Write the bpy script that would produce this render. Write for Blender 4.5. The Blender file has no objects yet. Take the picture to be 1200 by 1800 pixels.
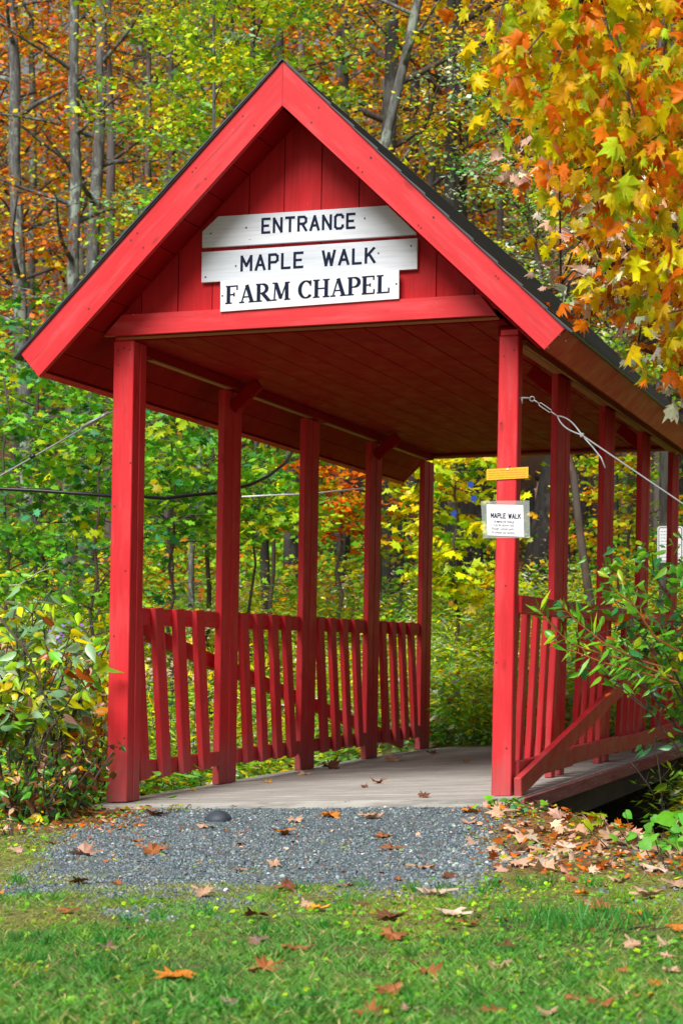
import bpy, bmesh, math, random
import numpy as np
from mathutils import Vector, Matrix
random.seed(7); RNG = np.random.default_rng(11)
R = math.radians
sc = bpy.context.scene
COL = sc.collection

# ------------------------------------------------------------------ camera
F = 3400.0; HC = 0.8037                       # focal length in photo pixels, eye height above the deck
cam_d = bpy.data.cameras.new("camera"); cam = bpy.data.objects.new("camera", cam_d); COL.objects.link(cam)
cam.location = (0, 0, HC); cam.rotation_euler = (R(90), 0, 0)
cam_d.sensor_fit = 'VERTICAL'; cam_d.sensor_height = 36.0; cam_d.lens = 36.0*F/1800.0
cam_d.shift_y = 250/1800.0; cam_d.clip_end = 600; cam_d.clip_start = 0.1
cam_d.dof.use_dof = True; cam_d.dof.focus_distance = 9.9; cam_d.dof.aperture_fstop = 6.3
sc.camera = cam
# ------------------------------------------------------------------ sky, sun, exposure
SUN_EL, SUN_AZ = R(44), R(206)                # azimuth measured from +Y clockwise: behind the camera, a little to the left
w = bpy.data.worlds.new("World"); sc.world = w; w.use_nodes = True
nt = w.node_tree; bg = nt.nodes["Background"]
sky = nt.nodes.new("ShaderNodeTexSky"); sky.sky_type = 'NISHITA'; sky.sun_disc = False
sky.sun_elevation = SUN_EL; sky.sun_rotation = SUN_AZ; sky.air_density = 1.0; sky.dust_density = 3.0
hs = nt.nodes.new("ShaderNodeHueSaturation"); hs.inputs["Saturation"].default_value = 0.30
nt.links.new(sky.outputs[0], hs.inputs["Color"]); nt.links.new(hs.outputs[0], bg.inputs[0]); bg.inputs[1].default_value = 0.06
sd = bpy.data.lights.new("sun", 'SUN'); so = bpy.data.objects.new("sun", sd); COL.objects.link(so)
sd.energy = 3.4; sd.angle = R(30); sd.color = (1.0, 0.96, 0.9)
dirv = Vector((math.sin(SUN_AZ)*math.cos(SUN_EL), math.cos(SUN_AZ)*math.cos(SUN_EL), math.sin(SUN_EL)))
so.rotation_euler = dirv.to_track_quat('Z', 'Y').to_euler(); so.location = (0, 0, 30)
sc.view_settings.view_transform = 'Standard'; sc.view_settings.look = 'None'; sc.view_settings.gamma = 1
sc.view_settings.exposure = 0.5
sc.cycles.max_bounces = 6; sc.cycles.diffuse_bounces = 3; sc.cycles.transparent_max_bounces = 8

# ------------------------------------------------------------------ helpers
def tag(o, label=None, cat=None, group=None, kind=None):
    if label: o['label'] = label
    if cat: o['category'] = cat
    if group: o['group'] = group
    if kind: o['kind'] = kind
    return o
def empty(name, loc, label, cat, group=None):
    o = bpy.data.objects.new(name, None); COL.objects.link(o); o.location = loc; o.empty_display_size = 0.1
    return tag(o, label, cat, group)
def parent_loc(p):
    v = Vector((0, 0, 0))
    while p is not None: v = v + p.location; p = p.parent
    return v
def link_mesh(name, me, mat, parent=None, loc=None):
    """mesh given in world coordinates; becomes an object at its parent's origin (or at loc)"""
    org = parent_loc(parent) if parent is not None else Vector(loc or (0, 0, 0))
    if org.length > 0:
        n = len(me.vertices); co = np.empty(n*3, np.float32); me.vertices.foreach_get('co', co)
        co = co.reshape(-1, 3)-np.array(org, np.float32); me.vertices.foreach_set('co', co.ravel())
    for m in (mat if isinstance(mat, (list, tuple)) else [mat]): me.materials.append(m)
    o = bpy.data.objects.new(name, me); COL.objects.link(o)
    if parent is not None: o.parent = parent
    elif loc is not None: o.location = loc
    me.update(); return o
def vnoise(x, y, s=1.0, seed=0):
    x = np.asarray(x, float)/s+seed*17.13; y = np.asarray(y, float)/s+seed*9.71
    xi = np.floor(x).astype(np.int64); yi = np.floor(y).astype(np.int64); fx = x-xi; fy = y-yi
    fx = fx*fx*(3-2*fx); fy = fy*fy*(3-2*fy)
    def h(a, b):
        n = (a*374761393+b*668265263) & 0xffffffff
        n = ((n ^ (n >> 13))*1274126177) & 0xffffffff
        return ((n ^ (n >> 16)) & 0xffff)/65535.0
    return (h(xi, yi)*(1-fx)+h(xi+1, yi)*fx)*(1-fy)+(h(xi, yi+1)*(1-fx)+h(xi+1, yi+1)*fx)*fy
def fbm(x, y, s, seed=0):
    return (vnoise(x, y, s, seed)+.5*vnoise(x, y, s/2.1, seed+3)+.25*vnoise(x, y, s/4.3, seed+5))/1.75
def sstep(a, b, t):
    t = np.clip((np.asarray(t, float)-a)/(b-a), 0, 1); return t*t*(3-2*t)

# ------------------------------------------------------------------ structure frame (the walkway leans a little, like the real one)
W = 2.244; TH = math.atan(1100/F); CA, SA = math.cos(TH), math.sin(TH)
OX, OY = -1.26694, 10.43
def S(a, l, v):
    a2 = a+0.018*v; z = v+0.09*(a/W)*(1-v/2.5)
    return (OX+CA*a2+SA*l, OY-SA*a2+CA*l, z)
def al(x, y):                                  # world -> (a,l) at ground
    dx, dy = x-OX, y-OY
    return dx*CA-dy*SA, dx*SA+dy*CA

# ------------------------------------------------------------------ ground height
def hollow(x, y, l):                           # the dark washed-out hollow beside and under the right edge of the deck
    d = ((x-1.02)*.8+(y-9.42)*.33)/.865; return sstep(0, .22, d)*(1-sstep(1.62, 1.95, x))*(1-sstep(.0, .4, l))*.85
def zg(x, y):
    x = np.asarray(x, float); y = np.asarray(y, float); a, l = al(x, y)
    z = -0.045+0.012*(fbm(x, y, .7, 1)-.5)-0.0*y
    z = z+sstep(-1.3, .0, l)*(1-sstep(.0, .3, l))*(.022+.07*np.clip(a/W, 0, 1.3))+0.02*sstep(.6, 1.4, x)*sstep(7.5, 9.0, y)
    dit = sstep(.12, .75, l)*(1-sstep(5.0, 6.6, l))
    lft = 1-.55*sstep(.3, -1.0, a)
    edge_r = sstep(9.35, 9.9, y+.15*np.sin(3*x))
    z = z-0.75*np.maximum(dit*lft*np.where(a > 1.5, edge_r, 1), hollow(x, y, l))
    hill = np.where(y < 16, 0, np.where(y < 42, .125*(y-16), 3.25+.36*(y-42)))
    z = z+hill+sstep(14, 30, y)*.5*(fbm(x, y, 6, 4)-.5)
    z = z+.04*np.clip(x-6, 0, 60)*sstep(12, 25, y)*0.6
    back = np.clip(-y, 0, 200)*.0
    return z+back
def gz(x, y): return float(zg(x, y))
def on_ground(px, py):                         # where the view line of photo pixel (px,py) meets the ground: used to lay leaves out
    D = 3.5
    while D < 40 and HC+(1150-py)/F*D > gz((px-600)/F*D, D): D += .02
    return (px-600)/F*D, D, gz((px-600)/F*D, D)
def at(px, py, D): return ((px-600)/F*D, D, HC+(1150-py)/F*D)

# ------------------------------------------------------------------ materials
def newmat(name):
    m = bpy.data.materials.new(name); m.use_nodes = True; nt = m.node_tree
    return m, nt, nt.nodes["Principled BSDF"]
def N(nt, t, **kw):
    n = nt.nodes.new(t)
    for k, v in kw.items(): setattr(n, k, v)
    return n
def ramp(nt, src, pts):
    r = N(nt, "ShaderNodeValToRGB"); e = r.color_ramp.elements
    while len(e) < len(pts): e.new(.5)
    for i, (p, c) in enumerate(pts): e[i].position = p; e[i].color = (*c, 1) if len(c) == 3 else c
    nt.links.new(src, r.inputs[0]); return r.outputs[0]
def noise(nt, vec, scale, detail=4, rough=.55):
    n = N(nt, "ShaderNodeTexNoise"); n.inputs["Scale"].default_value = scale; n.inputs["Detail"].default_value = detail
    n.inputs["Roughness"].default_value = rough
    if vec is not None: nt.links.new(vec, n.inputs["Vector"])
    return n.outputs[0]
def mixc(nt, fac, a, b, mode='MIX'):
    m = N(nt, "ShaderNodeMix", data_type='RGBA', blend_type=mode)
    for s, k in ((fac, 0), (a, 6), (b, 7)):
        if isinstance(s, (int, float)): m.inputs[k].default_value = s
        elif isinstance(s, tuple): m.inputs[k].default_value = (*s, 1)
        else: nt.links.new(s, m.inputs[k])
    return m.outputs[2]
def mathn(nt, op, a, b=None, c=None):
    m = N(nt, "ShaderNodeMath", operation=op); m.use_clamp = False
    for i, s in enumerate((a, b, c)):
        if s is None: continue
        if isinstance(s, (int, float)): m.inputs[i].default_value = s
        else: nt.links.new(s, m.inputs[i])
    return m.outputs[0]
def scaled(nt, src, sx, sy, sz):
    m = N(nt, "ShaderNodeMapping"); m.inputs["Scale"].default_value = (sx, sy, sz); nt.links.new(src, m.inputs[0]); return m.outputs[0]
def bump(nt, bsdf, h, strength=.3, dist=.01):
    b = N(nt, "ShaderNodeBump"); b.inputs["Strength"].default_value = strength; b.inputs["Distance"].default_value = dist
    nt.links.new(h, b.inputs["Height"]); nt.links.new(b.outputs[0], bsdf.inputs["Normal"])
def wood(name, c1, c2, rough=.5, grain=.25, dirt=None, wear=None, spec=.4, fade=None, streak=None):
    """painted or bare timber; the 'gco' attribute holds board coordinates, x along the grain"""
    m, nt, b = newmat(name)
    g = N(nt, "ShaderNodeAttribute", attribute_name='gco').outputs["Vector"]
    fine = noise(nt, scaled(nt, g, 3, 60, 60), 1, 5, .6)
    broad = noise(nt, scaled(nt, g, 1.3, 7, 7), 1, 3)
    blot = noise(nt, scaled(nt, g, 6, 9, 9), 1, 4, .6)
    col = mixc(nt, ramp(nt, broad, [(.3, (0, 0, 0)), (.7, (1, 1, 1))]), c1, c2)
    col = mixc(nt, mathn(nt, 'MULTIPLY', ramp(nt, fine, [(.45, (0, 0, 0)), (.75, (1, 1, 1))]), grain), col, tuple(x*.45 for x in c1))
    if streak:                                 # long dark checks and grey water stains
        st = ramp(nt, noise(nt, scaled(nt, g, 2.4, 38, 38), 1, 5, .7), [(.50, (0, 0, 0)), (.60, (1, 1, 1))]); col = mixc(nt, mathn(nt, 'MULTIPLY', st, .55), col, streak)
        pos_ = N(nt, "ShaderNodeNewGeometry").outputs["Position"]; bl = ramp(nt, noise(nt, pos_, 2.6, 5, .6), [(.40, (0, 0, 0)), (.66, (1, 1, 1))]); col = mixc(nt, mathn(nt, 'MULTIPLY', bl, .4), col, (.28, .26, .235))
    if fade:                                   # sun-faded, rubbed patches and dark knots of the boards
        f1 = ramp(nt, noise(nt, scaled(nt, g, 2.2, 16, 16), 1, 5, .62), [(.50, (0, 0, 0)), (.72, (1, 1, 1))]); col = mixc(nt, mathn(nt, 'MULTIPLY', f1, .42), col, fade)
        vk = N(nt, "ShaderNodeTexVoronoi"); vk.inputs["Scale"].default_value = 1; nt.links.new(scaled(nt, g, 3.2, 9, 9), vk.inputs["Vector"])
        kn = ramp(nt, vk.outputs["Distance"], [(.06, (1, 1, 1)), (.14, (0, 0, 0))]); col = mixc(nt, mathn(nt, 'MULTIPLY', kn, .55), col, tuple(x*.35 for x in c1))
        ck = ramp(nt, noise(nt, scaled(nt, g, 1.1, 120, 120), 1, 3, .5), [(.70, (0, 0, 0)), (.74, (1, 1, 1))]); col = mixc(nt, mathn(nt, 'MULTIPLY', ck, .6), col, tuple(x*.25 for x in c1))
    if wear:
        chips = ramp(nt, noise(nt, scaled(nt, g, 14, 55, 55), 1, 6, .7), [(wear[1], (0, 0, 0)), (wear[1]+.03, (1, 1, 1))])
        col = mixc(nt, chips, col, wear[0])
    if dirt:
        pos = N(nt, "ShaderNodeNewGeometry").outputs["Position"]
        sx = N(nt, "ShaderNodeSeparateXYZ"); nt.links.new(pos, sx.inputs[0])
        d = mathn(nt, 'ADD', sx.outputs[2], mathn(nt, 'MULTIPLY', blot, .5))
        d = ramp(nt, d, [(.28, (1, 1, 1)), (.60, (0, 0, 0))])
        col = mixc(nt, mathn(nt, 'MULTIPLY', d, .72), col, dirt)
    nt.links.new(col, b.inputs["Base Color"])
    nt.links.new(ramp(nt, blot, [(.3, (rough-.1,)*3), (.7, (rough+.12,)*3)]), b.inputs["Roughness"])
    b.inputs["Specular IOR Level"].default_value = spec
    bump(nt, b, mathn(nt, 'ADD', fine, mathn(nt, 'MULTIPLY', blot, .6)), .35, .002)
    return m
M = {}
M['red'] = wood('red paint', (.68, .030, .040), (.60, .016, .024), .5, .34, spec=.3, fade=(.74, .12, .13), dirt=(.33, .10, .10), wear=((.80, .50, .47), .70))
M['red_rough'] = wood('red paint on rough sawn board', (.52, .012, .018), (.40, .008, .012), .6, .5, spec=.2, wear=((.72, .20, .20), .70))
M['red_shaded'] = wood('red paint darkened for shade', (.34, .007, .010), (.27, .005, .008), .6, .12, spec=.04)  # same red, darkened: shade under the roof is put into the colour
M['tan'] = wood('bare lumber', (.42, .15, .045), (.34, .11, .035), .7, .4)
M['deck'] = wood('weathered deck plank', (.56, .54, .50), (.43, .415, .39), .85, .5, wear=((.13, .11, .095), .62), spec=.2, streak=(.17, .15, .135))
M['deck_edge'] = wood('worn red deck edge', (.30, .05, .05), (.38, .17, .16), .8, .5, wear=((.45, .40, .38), .60), spec=.2)
M['stringer'] = wood('old dark stringer', (.13, .10, .08), (.08, .065, .055), .9, .6, spec=.2)
M['white_board'] = wood('weathered white paint', (.66, .70, .77), (.55, .60, .68), .6, .38, wear=((.20, .20, .22), .675))
def flat(name, c, rough=.5, metal=0, **kw):
    m, nt, b = newmat(name); b.inputs["Base Color"].default_value = (*c, 1); b.inputs["Roughness"].default_value = rough; b.inputs["Metallic"].default_value = metal
    for k, v in kw.items(): b.inputs[k].default_value = v
    n = noise(nt, None, 60, 4); col = mixc(nt, n, tuple(x*.86 for x in c), tuple(min(1, x*1.1) for x in c)); nt.links.new(col, b.inputs["Base Color"])
    return m
M['white_sign'] = flat('white sign panel', (.72, .74, .78), .4)
M['ink'] = flat('dark navy lettering', (.008, .014, .04), .8, 0)
M['ink'].node_tree.nodes['Principled BSDF'].inputs['Specular IOR Level'].default_value = .15
M['black'] = flat('black plastic', (.012, .014, .016), .35)
M['steel'] = flat('galvanised steel', (.42, .44, .47), .4, .3)
M['nail'] = flat('nail head', (.10, .04, .04), .5, .6)
M['yellow'] = flat('orange yellow plastic sign', (.92, .46, .012), .45)
M['yellow_ink'] = flat('faded sign print', (.62, .20, .01), .6)
M['paper'] = flat('printed paper', (.84, .85, .92), .6)
M['shingle'] = flat('charcoal shingle', (.045, .058, .075), .45)
M['drip'] = flat('drip edge metal', (.10, .11, .12), .4, .5)
m, nt_, b_ = newmat('clear laminate'); b_.inputs["Base Color"].default_value = (.8, .9, .85, 1); b_.inputs["Roughness"].default_value = .12
b_.inputs["Alpha"].default_value = .16; M['laminate'] = m

def leafmat(name, trans=.35, rough=.45, spec=.4):
    m, nt, b = newmat(name)
    a = N(nt, "ShaderNodeAttribute", attribute_name='Col').outputs["Color"]
    n = noise(nt, N(nt, "ShaderNodeNewGeometry").outputs["Position"], 45, 3)
    col = mixc(nt, n, mixc(nt, 1.0, a, (.72, .74, .7), 'MULTIPLY'), mixc(nt, 1.0, a, (1.22, 1.18, 1.1), 'MULTIPLY'))
    nt.links.new(col, b.inputs["Base Color"]); b.inputs["Roughness"].default_value = rough; b.inputs["Specular IOR Level"].default_value = spec
    t = N(nt, "ShaderNodeBsdfTranslucent"); nt.links.new(col, t.inputs[0])
    mx = N(nt, "ShaderNodeMixShader"); mx.inputs[0].default_value = trans
    nt.links.new(b.outputs[0], mx.inputs[1]); nt.links.new(t.outputs[0], mx.inputs[2])
    nt.links.new(mx.outputs[0], nt.nodes["Material Output"].inputs[0]); return m
M['leaf'] = leafmat('tree leaves', .28, .42, .35); M['leaf_wet'] = leafmat('glossy leaves', .3, .3, .6); M['dry'] = leafmat('dry fallen leaves', .12, .6, .3)
M['grass'] = leafmat('grass blades', .3, .5, .3); M['pebble'] = leafmat('pebbles', 0., .8, .3)
def blotch(mname):
    m = M[mname].copy(); nt = m.node_tree; a = [n for n in nt.nodes if n.type == 'ATTRIBUTE'][0]
    tos = [(l.to_socket) for l in nt.links if l.from_node == a]
    pos = [n for n in nt.nodes if n.type == 'NEW_GEOMETRY'][0].outputs["Position"]
    n1 = ramp(nt, noise(nt, pos, 22, 5, .65), [(.50, (0, 0, 0)), (.66, (1, 1, 1))]); n2 = ramp(nt, noise(nt, pos, 60, 4, .6), [(.60, (0, 0, 0)), (.68, (1, 1, 1))])
    c1 = mixc(nt, mathn(nt, 'MULTIPLY', n1, .30), a.outputs["Color"], (.72, .20, .012)); c2 = mixc(nt, mathn(nt, 'MULTIPLY', n2, .6), c1, (.20, .10, .02))
    for t in tos: nt.links.new(c2, t)
    return m
M['leaf_near'] = leafmat('near leaves', .48, .45, .3); M['leaf_near'] = blotch('leaf_near')
def bark(name, c1, c2, c3, sc_=1.):
    m, nt, b = newmat(name); tc = N(nt, "ShaderNodeTexCoord").outputs["Object"]
    n1 = noise(nt, scaled(nt, tc, 14, 14, 3), sc_, 6, .65); n2 = noise(nt, scaled(nt, tc, 4, 4, 2.2), sc_, 5, .6)
    col = mixc(nt, ramp(nt, n1, [(.35, (0, 0, 0)), (.65, (1, 1, 1))]), c1, c2)
    col = mixc(nt, ramp(nt, n2, [(.52, (0, 0, 0)), (.60, (1, 1, 1))]), col, c3)
    nt.links.new(col, b.inputs["Base Color"]); b.inputs["Roughness"].default_value = .9; bump(nt, b, n1, .8, .03); return m
BARK = {'grey': bark('grey lichened bark', (.06, .058, .056), (.17, .17, .168), (.27, .33, .28), 1.6),
        'dark': bark('dark furrowed bark', (.025, .022, .02), (.07, .062, .058), (.09, .09, .08)),
        'brown': bark('pinkish brown bark', (.09, .07, .068), (.20, .15, .15), (.13, .12, .115)),
        'twig': bark('dark twig bark', (.05, .035, .028), (.12, .085, .065), (.09, .07, .06)),
        'pale': bark('pale twig bark', (.3, .28, .25), (.45, .43, .4), (.36, .36, .33))}

# ------------------------------------------------------------------ mesh builders
class MB:
    """collects boards and tubes (world coordinates) for ONE mesh object"""
    def __init__(s): s.v = []; s.f = []; s.g = []; s.smooth = []
    def _add(s, bm, fn, gfn):
        base = len(s.v)
        for v in bm.verts: s.v.append(fn(v.co)); s.g.append(gfn(v.co))
        bm.verts.index_update()
        for f in bm.faces: s.f.append([base+v.index for v in f.verts]); s.smooth.append(False)
        bm.free()
    def box(s, a0, a1, l0, l1, v0, v1, bev=.004, fn=S):
        bm = bmesh.new(); bmesh.ops.create_cube(bm, size=1)
        c = Vector(((a0+a1)/2, (l0+l1)/2, (v0+v1)/2)); d = Vector((abs(a1-a0), abs(l1-l0), abs(v1-v0)))
        for v in bm.verts: v.co = Vector((v.co.x*d.x, v.co.y*d.y, v.co.z*d.z))+c
        if bev and min(d) > bev*2.5: bmesh.ops.bevel(bm, geom=bm.edges[:], offset=bev, segments=1, affect='EDGES')
        ax = max(range(3), key=lambda i: d[i]); o = [random.uniform(0, 50) for _ in range(3)]; others = [i for i in range(3) if i != ax]
        s._add(bm, lambda p: fn(*p), lambda p: (p[ax]+o[0], p[others[0]]+o[1], p[others[1]]+o[2]))
    def beam(s, p0, p1, wd, th, side=(1, 0, 0), bev=.004, fn=S, ext=0):
        """board from p0 to p1 in (a,l,v); wd measured across in the plane, th along side"""
        p0, p1 = Vector(p0), Vector(p1); x = (p1-p0); L = x.length; x.normalize(); t = Vector(side).normalized(); y = t.cross(x).normalized(); t = x.cross(y)
        bm = bmesh.new(); bmesh.ops.create_cube(bm, size=1)
        for v in bm.verts: v.co = Vector((v.co.x*(L+2*ext), v.co.y*wd, v.co.z*th))
        if bev: bmesh.ops.bevel(bm, geom=bm.edges[:], offset=bev, segments=1, affect='EDGES')
        c = (p0+p1)/2; o = [random.uniform(0, 50) for _ in range(3)]
        s._add(bm, lambda p: fn(*(c+x*p.x+y*p.y+t*p.z)), lambda p: (p.x+o[0], p.y+o[1], p.z+o[2]))
    def prism(s, poly, l0, l1, fn=S, grain=(1, 0), axis='l'):
        """extrude an (a,v) polygon between l0 and l1"""
        n = len(poly); base = len(s.v); g = Vector(grain).normalized(); o = [random.uniform(0, 50) for _ in range(3)]
        for l in (l0, l1):
            for (a, v) in poly:
                s.v.append(fn(a, l, v)); s.g.append((a*g.x+v*g.y+o[0], -a*g.y+v*g.x+o[1], l+o[2]))
        s.f.append([base+i for i in range(n)]); s.f.append([base+n+i for i in reversed(range(n))])
        for i in range(n): j = (i+1) % n; s.f.append([base+j, base+i, base+n+i, base+n+j])
        s.smooth += [False]*(n+2)
    def tube(s, pts, rad, sides=8, cap=True):
        pts = [Vector(p) for p in pts]; base = len(s.v); k = len(pts)
        if not hasattr(rad, '__len__'): rad = [rad]*k
        up = Vector((0, 0, 1)); prev = None
        for i, p in enumerate(pts):
            d = (pts[min(i+1, k-1)]-pts[max(i-1, 0)]).normalized()
            if prev is None: u = d.cross(up if abs(d.z) < .9 else Vector((1, 0, 0))).normalized()
            else: u = (prev-d*prev.dot(d)).normalized()
            prev = u; w_ = d.cross(u)
            for j in range(sides):
                a = 2*math.pi*j/sides; q = p+(u*math.cos(a)+w_*math.sin(a))*rad[i]
                s.v.append(tuple(q)); s.g.append((i*.1, a, 0))
        for i in range(k-1):
            for j in range(sides):
                j2 = (j+1) % sides; s.f.append([base+i*sides+j, base+i*sides+j2, base+(i+1)*sides+j2, base+(i+1)*sides+j]); s.smooth.append(True)
        if cap:
            s.f.append([base+j for j in reversed(range(sides))]); s.f.append([base+(k-1)*sides+j for j in range(sides)]); s.smooth += [False, False]
    def build(s, name, mat, parent=None, loc=None, fix=True):
        me = bpy.data.meshes.new(name); me.from_pydata(s.v, [], s.f)
        at_ = me.attributes.new('gco', 'FLOAT_VECTOR', 'POINT'); at_.data.foreach_set('vector', np.array(s.g, np.float32).ravel())
        me.polygons.foreach_set('use_smooth', s.smooth)
        if fix:
            bm = bmesh.new(); bm.from_mesh(me); bmesh.ops.recalc_face_normals(bm, faces=bm.faces[:]); bm.to_mesh(me); bm.free()
        return link_mesh(name, me, mat, parent, loc)

# leaf templates: x across, y towards the tip, z out of the blade; last vertex is the fan centre
def star(pts, cup=.12):
    o = [(x, y, -cup*(abs(x)**1.3)*1.2-cup*.5*max(0, y-.3)) for x, y in pts]; c = [(0, .32, .02)]
    n = len(o); return np.array(o+c, np.float32), [(i, (i+1) % n, n) for i in range(n)]
def mir(half): return half+[(-x, y) for x, y in reversed(half) if abs(x) > 1e-6]
MAPLE = star(mir([(0, 0), (.14, -.02), (.38, -.08), (.30, .10), (.60, .20), (.46, .33), (.64, .56), (.36, .52), (.28, .60), (.32, .84), (.14, .74), (0, 1.08)]))
MAPLE_S = star(mir([(0, 0), (.36, -.05), (.26, .16), (.62, .36), (.26, .48), (.28, .80), (.10, .70), (0, 1.05)]))
def variants(t, n, sd, curl=.9, warp=.10):
    r = np.random.default_rng(sd); out = []
    for i in range(n):
        v = t[0].copy(); v[:, :2] *= (1+r.normal(0, warp, (len(v), 1))); v[:, 0] *= r.uniform(.75, 1.1); v[:, 0] += .18*r.normal()*v[:, 1]**2
        v[:, 2] += -abs(v[:, 0])*r.uniform(-.25, .9)*curl-(v[:, 1]**2)*r.uniform(-.2, .6)*curl+.08*np.sin(v[:, 0]*7+r.uniform(0, 6))*np.cos(v[:, 1]*6+r.uniform(0, 6))
        if r.random() < .4: k = r.integers(3, len(v)-4); v[k:k+2, :2] *= .6
        out.append((v, t[1]))
    return out
MAPLES = variants(MAPLE, 9, 2)
OVATE = star(mir([(0, 0), (.17, .08), (.30, .30), (.25, .56), (.11, .82), (0, 1.08)]), .45)
HEART = star(mir([(0, .08), (.20, -.05), (.42, .10), (.46, .36), (.30, .68), (0, 1.0)]), .2)
NARROW = (np.array([(0, 0, 0), (.09, .4, .02), (0, 1, -.08), (-.09, .4, .02)], np.float32), [(0, 1, 2, 3)])
RHOMB = (np.array([(0, 0, 0), (.38, .42, -.10), (0, 1, -.06), (-.38, .42, -.10)], np.float32), [(0, 1, 2), (0, 2, 3)])
def unit(v): return v/np.maximum(1e-9, np.linalg.norm(v, axis=1, keepdims=True))
def leaf_arrays(C, T, Nn, Sz, tmpl, squash=None):
    tv, tf = tmpl; T = unit(T); X = unit(np.cross(T, Nn)); Z = np.cross(X, T); k = len(tv); n = len(C)
    sx = Sz if squash is None else Sz*squash
    V = C[:, None, :]+(X[:, None, :]*tv[None, :, 0:1])*sx[:, None, None]+(T[:, None, :]*tv[None, :, 1:2]+Z[:, None, :]*tv[None, :, 2:3])*Sz[:, None, None]
    return V.reshape(-1, 3), k
def mesh_from_leaves(name, batches):
    """batches: list of (C,T,N,S,col,template,squash) -> one mesh, one colour per leaf"""
    Vs = []; loops = []; starts = []; tot = []; cols = []; vb = 0; lb = 0
    for (C, T, Nn, Sz, col, tmpl, sq) in batches:
        if len(C) == 0: continue
        V, k = leaf_arrays(C, T, Nn, Sz, tmpl, sq); n = len(C); Vs.append(V)
        fl = np.concatenate([np.array(f) for f in tmpl[1]]); ft = np.array([len(f) for f in tmpl[1]])
        L = (fl[None, :]+(np.arange(n)*k)[:, None]).ravel()+vb; loops.append(L)
        t = np.tile(ft, n); tot.append(t); st = np.concatenate([[0], np.cumsum(t)[:-1]])+lb; starts.append(st); lb += len(L); vb += len(V)
        cols.append(np.repeat(col, k, axis=0))
    V = np.concatenate(Vs).astype(np.float32); L = np.concatenate(loops).astype(np.int32); st = np.concatenate(starts).astype(np.int32); tot = np.concatenate(tot).astype(np.int32)
    c = np.concatenate(cols); c = np.concatenate([c, np.ones((len(c), 1))], 1).astype(np.float32)
    me = bpy.data.meshes.new(name); me.vertices.add(len(V)); me.vertices.foreach_set('co', V.ravel()); me.loops.add(len(L)); me.loops.foreach_set('vertex_index', L)
    me.polygons.add(len(st)); me.polygons.foreach_set('loop_start', st); me.polygons.foreach_set('loop_total', tot)
    a = me.color_attributes.new('Col', 'FLOAT_COLOR', 'POINT'); a.data.foreach_set('color', c.ravel()); me.update(calc_edges=True); return me
def pick(pal, n, jit=.18):
    cs = np.array([c for c, _ in pal], float); lu = cs.mean(1, keepdims=True); cs = np.clip(lu+(cs-lu)*1.14, .004, .95)*1.05; ws = np.array([w_ for _, w_ in pal], float); i = RNG.choice(len(cs), n, p=ws/ws.sum())
    return np.clip(cs[i]*(1+RNG.normal(0, jit, (n, 1)))*(1+RNG.normal(0, .07, (n, 3))), .004, .95)
ORANGE = (.88, .25, .010); DORANGE = (.72, .15, .006); GOLD = (.78, .42, .02); YEL = (.75, .58, .05); OLIVE = (.36, .34, .02); LIME = (.36, .50, .05)
GREEN = (.10, .30, .03); MGREEN = (.16, .38, .045); DGREEN = (.035, .13, .025); BGREEN = (.06, .22, .10); RUST = (.34, .09, .015); BROWN = (.20, .08, .03); TAN = (.64, .42, .29); PINK = (.66, .42, .34); PALE = (.60, .68, .50); GREYG = (.22, .36, .20)
_b = 1.28
LIME, GREEN, MGREEN, DGREEN, BGREEN, YEL, OLIVE, PALE, GREYG, GOLD = [tuple(min(.92, c*_b) for c in q) for q in (LIME, GREEN, MGREEN, DGREEN, BGREEN, YEL, OLIVE, PALE, GREYG, GOLD)]
def rnd_dirs(n, up=.9, tocam=.35, spread=.9):
    v = RNG.normal(0, spread, (n, 3)); v[:, 2] = np.abs(v[:, 2])*.6+up; v[:, 1] -= tocam; return unit(v)
def rnd_tips(n, droop=.35):
    a = RNG.uniform(0, 2*math.pi, n); v = np.stack([np.cos(a), np.sin(a), -droop+RNG.normal(0, .3, n)], 1); return unit(v)
def clump_leaves(centers, per, rad, flat_, size, pal, tmpl, up=.9, tocam=.35, droop=.35, cpal=.5, squash=None):
    """leaf batch around cluster centres; each cluster leans to a tone of its own"""
    nC = len(centers); cnt = np.maximum(3, RNG.poisson(per, nC)); idx = np.repeat(np.arange(nC), cnt); n = len(idx)
    off = RNG.normal(0, 1, (n, 3)); off = unit(off)*(RNG.uniform(0, 1, (n, 1))**.45); off[:, 2] *= flat_; r = rad*RNG.uniform(.6, 1.35, nC)
    C = np.asarray(centers)[idx]+off*r[idx][:, None]
    ccol = pick(pal, nC, .1)[idx]; lcol = pick(pal, n); col = np.where(RNG.random((n, 1)) < cpal, ccol*(1+RNG.normal(0, .15, (n, 1))), lcol); col = np.clip(col, .004, .95)
    return (C, rnd_tips(n, droop), rnd_dirs(n, up, tocam), size*RNG.uniform(.5, 1.3, n), col, tmpl, RNG.uniform(.6, 1.05, n) if squash is None else squash)

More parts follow.
